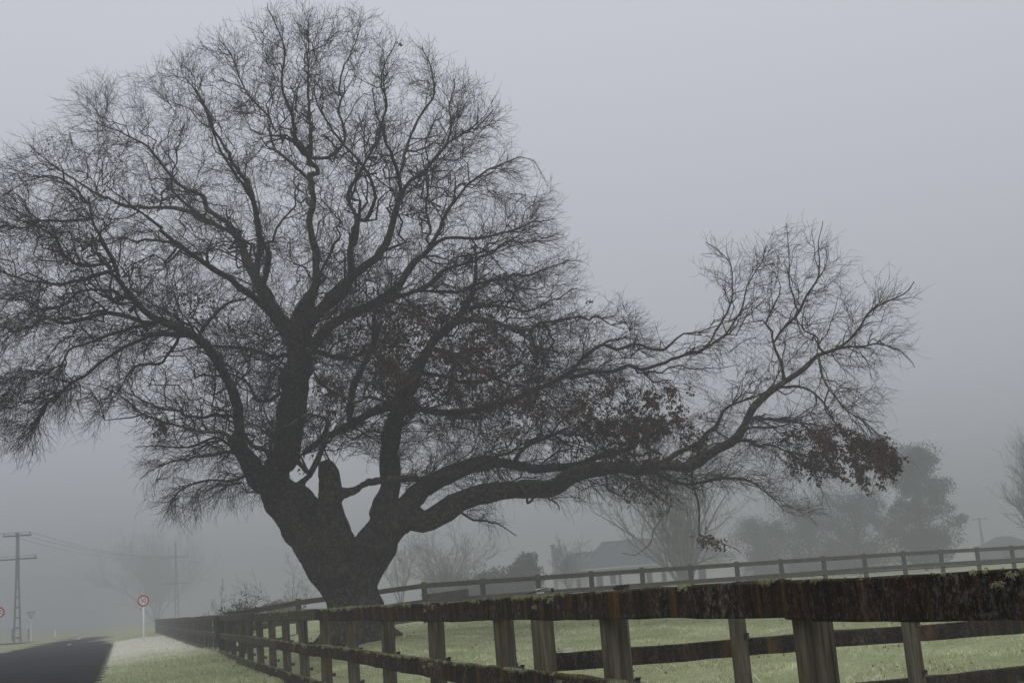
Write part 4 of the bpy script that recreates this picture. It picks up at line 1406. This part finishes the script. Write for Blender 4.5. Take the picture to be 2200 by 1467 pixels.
bare_tree('ghost_tree', 'very large tree barely visible in fog behind the speed limit sign', 335, gy_at(335, 270, 0), 270, 17.0, 12.0, 9, M_FAR_DARK, 35, trunk_r=.3, up=.12, dens=1.6, tip=.03)
bare_tree('conical_tree', 'tall cone-shaped bare tree in fog beside the small shed', 2250, gy_at(2250, 104, .2), 104, 9.2, 7.0, 1, M_FAR_DARK, 36, trunk_r=.22, up=.20, dens=1.7, tip=.010, cone=True, fork=.06)
bare_tree('bare_shrub_tree', 'reddish bare tree standing behind the house chimney', 1222, gy_at(1222, 118, .3), 118, 5.6, 2.6, 6, M_FAR_DARK, 37, trunk_r=.08, up=.15, tip=.014)
bare_tree('young_tree', 'thin upright sapling in fog beyond the end of the far fence', 470, gy_at(470, 105, .1), 105, 4.2, 1.0, 2, M_FAR_DARK, 38, trunk_r=.05, up=.2, tip=.010)
G_EV = 'evergreen trees behind the far fence'
leafy_tree('evergreen_tree', 'tall ragged evergreen rising above the fog behind the far fence', 1990, gy_at(1990, 112, .2), 112, 11.6, 4.7, 120, 41, count=33000, group=G_EV)
leafy_tree('evergreen_tree', 'broad low evergreen directly left of the tall ragged one', 1850, gy_at(1850, 124, .2), 124, 8.8, 6.4, 90, 42, count=23000, group=G_EV)
leafy_tree('evergreen_tree', 'rounded evergreen lost in fog beneath the leafy oak branch tip', 1745, gy_at(1745, 130, .2), 130, 8.2, 6.2, 80, 43, count=19000, group=G_EV)
leafy_tree('evergreen_tree', 'dim evergreen in fog right of the pale vase-shaped tree', 1640, gy_at(1640, 136, .2), 136, 6.8, 5.6, 60, 44, count=14000, group=G_EV)
leafy_tree('round_bush', 'dome-shaped bush in fog left of the house chimney', 1134, gy_at(1134, 94, .3), 94, 3.6, 1.35, 60, 45, count=9000, cat='bush', leaf=.12, trunk_r=.1)
leafy_tree('garden_shrub', 'low ragged shrub in fog left of the dome-shaped bush', 1060, gy_at(1060, 94, .3), 94, 2.3, 2.4, 60, 46, count=9000, cat='bush', leaf=.12, trunk_r=.08)
leafy_tree('garden_shrub', 'low shrub at the foot of the faint wide bare tree', 975, gy_at(975, 96, .3), 96, 2.0, 2.3, 50, 47, count=8000, cat='bush', leaf=.12, trunk_r=.08)
leafy_tree('low_shrub', 'low dark shrub under the small crooked bare tree', 600, gy_at(600, 66, .3), 66, 1.3, 1.2, 36, 48, count=4500, cat='bush', leaf=.08, trunk_r=.05)
# thorny shrub behind the roadside fence
def shrub(name, label, P0, H, spread, seed, leafy, mat=M_FAR_DARK, upv=.05, leafmat=None, lsz=.05, flat=None):
    r = np.random.default_rng(seed)
    root = thing(name, label, 'bush', tuple(P0))
    n = 7
    B = 16
    a = r.uniform(0, 6.28, B)
    out = r.uniform(.2, 1, B) * spread
    tip_ = np.stack([np.cos(a) * out, np.sin(a) * out, H * r.uniform(.6, 1, B)], 1)
    u = np.linspace(0, 1, n)[None, :, None]
    P = u * tip_[:, None, :] * np.array([1, 1, 1]) + np.cumsum(r.normal(0, .04 * H, (B, n, 3)), 1) * (u > 0)
    P[:, :, 2] = np.sqrt(np.linspace(0, 1, n))[None] * tip_[:, 2:3] + r.normal(0, .03, (B, n))
    R = np.linspace(.022, .006, n)[None].repeat(B, 0)
    P1, R1, _ = spawn(P, R, 9, .3 * spread, .7 * spread, (.4, 1.2), 5, .6, (0, 0, upv), .2, .3, r, .5, .004)
    P2, R2, _ = spawn(P1, R1, 4, .12, .35, (.4, 1.2), 4, .7, (0, 0, upv), .2, .35, r, .5, .003)
    if flat is not None:
        for Q in (P, P1, P2):
            dn = Q @ NV
            Q -= dn[..., None] * NV * flat
    V, F = tube_arrays(P, R, 5)
    link('stems', mesh_faces('stems', V, F), mat, root)
    V, F = join_arrays([tube_arrays(P1, R1, 3), tube_arrays(P2, R2, 3)])
    link('twigs', mesh_faces('twigs', V, F), mat, root, 'stuff')
    if leafy:
        src = P2.reshape(-1, 3)
        pos = src[r.integers(0, len(src), leafy)] + r.normal(0, .02, (leafy, 3))
        V, F = leaf_arrays(pos, lsz, r, True)
        link('leaves', mesh_faces('leaves', V, F), leafmat or M_BUSH, root, 'stuff')
    return root
pb = nt(3.25, 35.5)
shrub('thorn_bush', 'dark twiggy bush poking above the roadside fence near its far-fence corner', (pb[0], pb[1], float(ground_h(pb[0], pb[1])) - .05), 1.50, .70, 51, 900)
pb = nt(2.56, 34.2)
shrub('climbing_vine', 'dark leafy climber wrapped over the rails of the roadside fence', (pb[0], pb[1], 0), 1.0, .8, 52, 1500, lsz=.07, flat=.82)
pb = nt(2.95, 46)
shrub('hedge_plant', 'low scrub growing through the farther roadside fence', (pb[0], pb[1], 0), .8, 1.0, 53, 900, lsz=.06, flat=.5)

# ------------------------------------------------------------------ signs, poles, marker
M_SIGNW = plain('sign_white', (.86, .86, .84), .45, .4, .05)
M_SIGNR = plain('sign_red', (.42, .035, .04), .45, .4, .08)
M_SIGNK = plain('sign_black', (.02, .02, .02), .5, .3, .1)
M_SIGNB = plain('sign_back_grey', (.24, .24, .25), .5, .5, .1)
M_CONC = plain('pole_concrete', (.14, .14, .145), .9, .2, .25, 3)
def text_mesh(body, size):
    cu = bpy.data.curves.new('numeral', 'FONT')
    cu.body, cu.size, cu.align_x, cu.align_y, cu.extrude = body, size, 'CENTER', 'CENTER', .002
    cu.offset = .004
    to = bpy.data.objects.new('numeral_tmp', cu)
    COL.objects.link(to)
    dgx = bpy.context.evaluated_depsgraph_get()
    me = bpy.data.meshes.new_from_object(to.evaluated_get(dgx), depsgraph=dgx)
    bpy.data.objects.remove(to)
    me.materials.clear()
    return me
def disc(r0, r1, z0, z1, k=40):
    b = MB()
    a = np.arange(k) * 2 * math.pi / k
    if r0 <= 0:
        b.prism([(r1 * math.cos(t), r1 * math.sin(t), z0) for t in a], (0, 0, z1 - z0))
    else:
        vs = []
        for (r_, z) in ((r0, z0), (r1, z0), (r1, z1), (r0, z1)):
            vs += [(r_ * math.cos(t), r_ * math.sin(t), z) for t in a]
        fs = []
        for q in range(4):
            for i in range(k):
                fs.append((q * k + i, q * k + (i + 1) % k, ((q + 1) % 4) * k + (i + 1) % k, ((q + 1) % 4) * k + i))
        b.add(vs, fs)
    return b
def face_mat(P, toward):
    z = unit(np.array([toward[0] - P[0], toward[1] - P[1], 0.0]))
    x = np.cross([0, 0, 1.0], z)
    return frame(x, np.array([0, 0, 1.0]), z, (0, 0, 0))
def speed_sign(px, py, s, label):
    P = at(px, py, FPX / s)
    g = float(ground_h(P[0], P[1]))
    root = thing('speed_sign', label, 'road sign', (P[0], P[1], g))
    M = Matrix.Translation((0, 0, P[2] - g)) @ face_mat(P, (0, 0))
    b = disc(0, .30, -.012, -.004); o = b.build('sign_plate', M_SIGNW, root); o.matrix_local = M
    b = disc(.215, .305, -.003, .004); o2 = b.build('red_ring', M_SIGNR, o)
    tx_ = link('numeral', text_mesh('50', .33), M_SIGNK, o)
    tx_.location = (0, 0, .0)
    tx_.scale = (.86, 1, 1)
    b = MB().tube([(0, 0, -.4), (0, 0, P[2] - g + .05)], .045, 10)
    p_ = b.build('sign_post', M_SIGNW, root, True)
    off = unit(np.array([P[0], P[1], 0.0])) * .065
    p_.location = (off[0], off[1], 0)
    b = MB().box((0, .12, -.03), (.3, .03, .03)).box((0, -.12, -.03), (.3, .03, .03))
    b.build('bracket', M_SIGNB, o)
speed_sign(308, 1290, 40, 'round red-rimmed 50 sign on a white post on the grass verge')
speed_sign(-3, 1315, 40, 'round red-rimmed 50 sign across the road near the lattice power pole')
# give-way sign seen from behind
P = at(67, 1320, FPX / 21)
g = float(ground_h(P[0], P[1]))
root = thing('give_way_sign', 'inverted triangular give-way sign on a white post beside the side road', 'road sign', (P[0], P[1], g))
M = Matrix.Translation((0, 0, P[2] - g)) @ face_mat(P, (0, 0))
M_TRI = plain('sign_back_pale', (.42, .43, .44), .5, .3, .08)
tri = [(-.40, .30), (.40, .30), (0, -.40)]
o = MB().prism([(x, y, -.006) for x, y in tri], (0, 0, .008)).build('sign_plate', M_TRI, root)
o.matrix_local = M
rim = MB()
for i in range(3):
    a_, b_ = np.array(tri[i]), np.array(tri[(i + 1) % 3])
    rim.tube([(a_[0], a_[1], .006), (b_[0], b_[1], .006)], .028, 5)
rim.build('rim', M_SIGNK, o)
off = unit(np.array([P[0], P[1], 0.0])) * .06
p_ = MB().tube([(0, 0, -.4), (0, 0, P[2] - g + .2)], .05, 8).build('sign_post', M_SIGNW, root)
p_.location = (off[0], off[1], 0)
# roadside marker post
P = ground_hit(195, 1347)
P = nt(-7.2, 150)
b = MB().prism([(-.06, -.03, -.3), (.06, -.03, -.3), (.06, .03, -.3), (-.06, .03, -.3)], (0, 0, 1.5))
mk = thing('marker_post', 'slim white roadside marker post past the junction', 'marker post', (P[0], P[1], 0))
b.build('post_body', M_SIGNW, mk)
MB().box((0, -.034, .95), (.09, .006, .14)).build('reflector', M_SIGNR, mk)
# power poles
def power_pole(px, top_y, depth, height, label, arms, yaw):
    Pt = at(px, top_y, depth)
    g = float(ground_h(Pt[0], Pt[1]))
    height = Pt[2] - g
    root = thing('power_pole', label, 'power pole', (Pt[0], Pt[1], g), 'power poles along the road')
    root.rotation_euler = (0, 0, yaw)
    hs = height * .55
    w0, w1, w2 = .62, .36, .24
    b = MB()
    for s in (-1, 1):
        b.prism([(s * w0 / 2 - .06, -.12, -.4), (s * w0 / 2 + .06, -.12, -.4), (s * w0 / 2 + .06, .12, -.4), (s * w0 / 2 - .06, .12, -.4)], (-s * (w0 - w1 + .12) / 2, 0, hs + .4))
    for q in range(6):
        z = hs * (q + .4) / 6
        ww = w0 + (w1 - w0) * z / hs
        b.box((0, 0, z), (ww, .2, .16))
    b.build('lattice_base', M_CONC, root)
    b = MB()
    vs = [(-w1 / 2, -.12, hs), (w1 / 2, -.12, hs), (w1 / 2, .12, hs), (-w1 / 2, .12, hs), (-w2 / 2, -.09, height), (w2 / 2, -.09, height), (w2 / 2, .09, height), (-w2 / 2, .09, height)]
    b.add(vs, [(0, 1, 5, 4), (1, 2, 6, 5), (2, 3, 7, 6), (3, 0, 4, 7), (4, 5, 6, 7), (3, 2, 1, 0)])
    b.build('shaft', M_CONC, root)
    tips = []
    for (z, half) in arms:
        ar = MB().box((0, -.16, z), (half * 2, .11, .13)).build('cross_arm', M_FAR_DARK, root)
        for x in (-half * .92, -half * .1, half * .92) if z > height - 1 else (-half * .92, half * .92):
            MB().tube([(x, -.16, z + .06), (x, -.16, z + .16), (x, -.16, z + .22), (x, -.16, z + .30)], [.03, .085, .05, .075], 8).build('insulator', M_SIGNB, ar)
            c, s_ = math.cos(yaw), math.sin(yaw)
            tips.append(np.array([Pt[0] + c * x + s_ * .16, Pt[1] + s_ * x - c * .16, g + z + .30]))
    return tips
h1 = at(38, 1143, 113)[2]
t1 = power_pole(38, 1143, 113, 0, 'concrete power pole with open lattice base beside the side road', [(h1 - .45, 1.25), (h1 - 2.6, 1.75)], math.radians(8))
h2 = at(377, 1165, 190)[2]
t2 = power_pole(377, 1165, 190, 0, 'fainter power pole lost in fog behind the roadside fence', [(h2 - 2.6, 2.0), (h2 - 6.6, 1.7)], math.radians(8))
h3 = at(2103, 1112, 185)[2]
power_pole(2103, 1112, 185, 0, 'faint power pole in fog above the small shed', [(h3 - .3, 1.1)], 0)
def wire(a, b_, sag, lab):
    u = np.linspace(0, 1, 21)[:, None]
    P = a + (b_ - a) * u
    P[:, 2] -= sag * 4 * (u * (1 - u))[:, 0]
    tag(MB().tube(P, .016, 4).build('power_line', M_SIGNK), lab, 'power line', 'overhead wires')
for i in range(3):
    wire(t1[i], t2[min(i, 1)] if i < 2 else t2[1], 1.1, ['topmost sagging overhead wire strung between the two roadside power poles', 'middle sagging overhead wire strung between the two roadside power poles', 'lowest sagging overhead wire strung between the two roadside power poles'][i])
for i in range(5):
    wire(t1[i], t1[i] + np.array([-26, -42, .6 + .3 * i]), 1.2, 'overhead wire leading away from the %s of the lattice power pole' % ('upper cross arm' if i < 3 else 'lower cross arm'))
# wire fence with battens far on the left
wf = thing('wire_fence', 'distant thin wire fence along the field across the road', 'fence', tuple(nt(-14, 128, .1)))
bm_ = MB().box((0, 0, .5), (.10, .10, 1.3))
me = bpy.data.meshes.new('batten'); me.from_pydata(bm_.v, [], bm_.f); me.materials.append(M_POST_FAR)
WL = np.array(wf.location)
line = []
for i in range(34):
    q = nt(-52 + i * 1.75, 150 + 1.2 * math.sin(i * .4), .1)
    if -8 < -52 + i * 1.75 < .5:
        pass
    o = bpy.data.objects.new('batten', me); COL.objects.link(o); o.parent = wf
    o.location = tuple(q - WL); o.scale = (1, 1, random.uniform(.85, 1.15))
    line.append(q - WL)
    if i >= 24:
        break
for z in (.35, .65, .95, 1.1):
    MB().tube([q + [0, 0, z] for q in line], .012, 3).build('wire', M_WIRE, wf)

# ------------------------------------------------------------------ house and shed in the fog
M_WALL = Mat('white_weatherboard', .7, .3)
_c = M_WALL.coord('Object', rand=False)
_wv = M_WALL.n('ShaderNodeTexWave', wave_type='BANDS', bands_direction='Z')
_wv.inputs['Scale'].default_value = 2.2
M_WALL.l(_c, _wv.inputs['Vector'])
M_WALL.color(M_WALL.ramp(_wv.outputs[0], [(0., (.52, .52, .49)), (.2, (.66, .66, .63))]))
M_WALL = M_WALL.m
M_ROOF = plain('grey_roof', (.085, .09, .10), .6, .3, .15, 1.2)
M_RIDGE = plain('pale_ridge_cap', (.20, .205, .21), .6, .3, .1)
M_GLASS = plain('dark_window_glass', (.03, .035, .04), .15, .5, .1)
M_TRIM = plain('window_trim', (.45, .45, .43), .6, .3, .1)
M_BRICK = plain('pale_chimney_brick', (.30, .27, .23), .9, .2, .25, 4)
HD = 95.0
HS = FPX / HD
hp = at(1330, hor(1330), HD)
house = thing('house', 'low white house with grey hipped roof in fog beyond the paddock', 'house', (hp[0], hp[1], .25))
house.rotation_euler = (0, 0, math.radians(-6))
HK = 1.25
hp2 = at(1330, hor(1330), HD * HK)
house.location = (hp2[0], hp2[1], EYE + (.25 - EYE) * HK)
house.scale = (HK, HK, HK)
def hx(px):
    return (px - 1330) / HS
Zg = .25
def hip(b, x0, x1, y0, y1, ze, rx0, rx1, zr, ov=.45):
    ym = (y0 + y1) / 2
    v = [(x0 - ov, y0 - ov, ze), (x1 + ov, y0 - ov, ze), (x1 + ov, y1 + ov, ze), (x0 - ov, y1 + ov, ze), (rx0, ym, zr), (rx1, ym, zr)]
    b.add(v, [(0, 1, 5, 4), (1, 2, 5), (2, 3, 4, 5), (3, 0, 4), (3, 2, 1, 0)])
    return v
def part_box(name, mat, x0, x1, y0, y1, z0, z1, parent):
    return MB().box(((x0 + x1) / 2, (y0 + y1) / 2, (z0 + z1) / 2), (x1 - x0, y1 - y0, z1 - z0)).build(name, mat, parent)
mx0, mx1 = hx(1262), hx(1560)
w_main = part_box('wall', M_WALL, mx0, mx1, 0, 8.5, -.3, 2.25, house)
rb = MB(); rv = hip(rb, mx0, mx1, 0, 8.5, 2.2, hx(1296), hx(1520), 4.25)
roof = rb.build('roof', M_ROOF, house)
for a_, b_ in ((0, 4), (4, 5), (1, 5)):
    MB().tube([np.array(rv[a_]) + [0, 0, .03], np.array(rv[b_]) + [0, 0, .03]], .08, 5).build('ridge_cap', M_RIDGE, roof)
wx0, wx1 = hx(1196), hx(1262) - .02
part_box('wall', M_WALL, wx0, wx1, 1.2, 7.2, -.3, 2.05, house)
rb = MB(); rv = hip(rb, wx0, wx1 + 2.2, 1.2, 7.2, 1.98, hx(1226), hx(1300), 3.55)
roof2 = rb.build('roof', M_ROOF, house)
MB().tube([np.array(rv[0]) + [0, 0, .03], np.array(rv[4]) + [0, 0, .03], np.array(rv[5]) + [0, 0, .03]], .08, 5).build('ridge_cap', M_RIDGE, roof2)
cb = MB().box((hx(1186), 4.0, 1.6), (.42, .42, 3.6)).box((hx(1184), 4.0, 3.85), (.30, .30, 1.0)).box((hx(1184), 4.0, 4.38), (.38, .38, .10))
cb.build('chimney', M_BRICK, house)
def window(px0, px1, z0, z1, y=0.0):
    x0, x1 = hx(px0), hx(px1)
    wob = part_box('window', M_TRIM, x0 - .06, x1 + .06, y - .05, y - .003, z0 - .06, z1 + .06, house)
    k = max(1, int(round((x1 - x0) / .6)))
    for i in range(k):
        a_ = x0 + (x1 - x0) * i / k + .02
        b_ = x0 + (x1 - x0) * (i + 1) / k - .02
        part_box('pane', M_GLASS, a_, b_, y - .058, y - .051, z0, z1, wob)
window(1282, 1296, .5, 1.8); window(1312, 1324, .9, 1.8); window(1330, 1336, .2, 1.8); window(1390, 1402, .8, 1.75); window(1422, 1432, .8, 1.75); window(1460, 1466, .5, 1.8); window(1500, 1516, .7, 1.75)
window(1238, 1245, .5, 1.5, 1.2)
part_box('veranda', M_ROOF, hx(1306), hx(1366), -1.5, -.06, -.3, .75, house)
part_box('gutter', M_TRIM, mx0 - .5, mx1 + .5, -.56, -.47, 2.08, 2.19, house)
for px_ in (1420, 1432, 1444, 1456):
    part_box('veranda_post', M_TRIM, hx(px_), hx(px_) + .07, -.9, -.83, -.3, 2.06, house)
# small shed at the right
sp_ = at(2165, hor(2165), 135)
shed = thing('shed', 'small dark shed with pitched roof in fog beside the cone-shaped tree', 'shed', (sp_[0], sp_[1], .2))
SS = FPX / 110
part_box('wall', M_CONC, -2.3, 2.9, 0, 3.4, -.3, 1.6, shed)
rb = MB(); hip(rb, -2.3, 2.9, 0, 3.4, 1.58, -.4, 1.2, 2.75, .3)
rb.build('roof', M_ROOF, shed)
part_box('door', M_GLASS, -.6, .4, -.05, -.003, -.2, 1.4, shed)

# ------------------------------------------------------------------ fog
m = bpy.data.materials.new('fog')
m.use_nodes = True
m.node_tree.nodes.clear()
mo = m.node_tree.nodes.new('ShaderNodeOutputMaterial')
pv = m.node_tree.nodes.new('ShaderNodeVolumePrincipled')
pv.inputs['Color'].default_value = (.60, .61, .635, 1)
pv.inputs['Density'].default_value = .0068
pv.inputs['Anisotropy'].default_value = .0
m.node_tree.links.new(pv.outputs[0], mo.inputs['Volume'])
hz = MB().box((0, 250, 9.3), (1140, 700, 22.6)).build('haze', m)
hz['kind'] = 'stuff'
tag(hz, 'pale grey fog filling the whole valley air', 'fog')
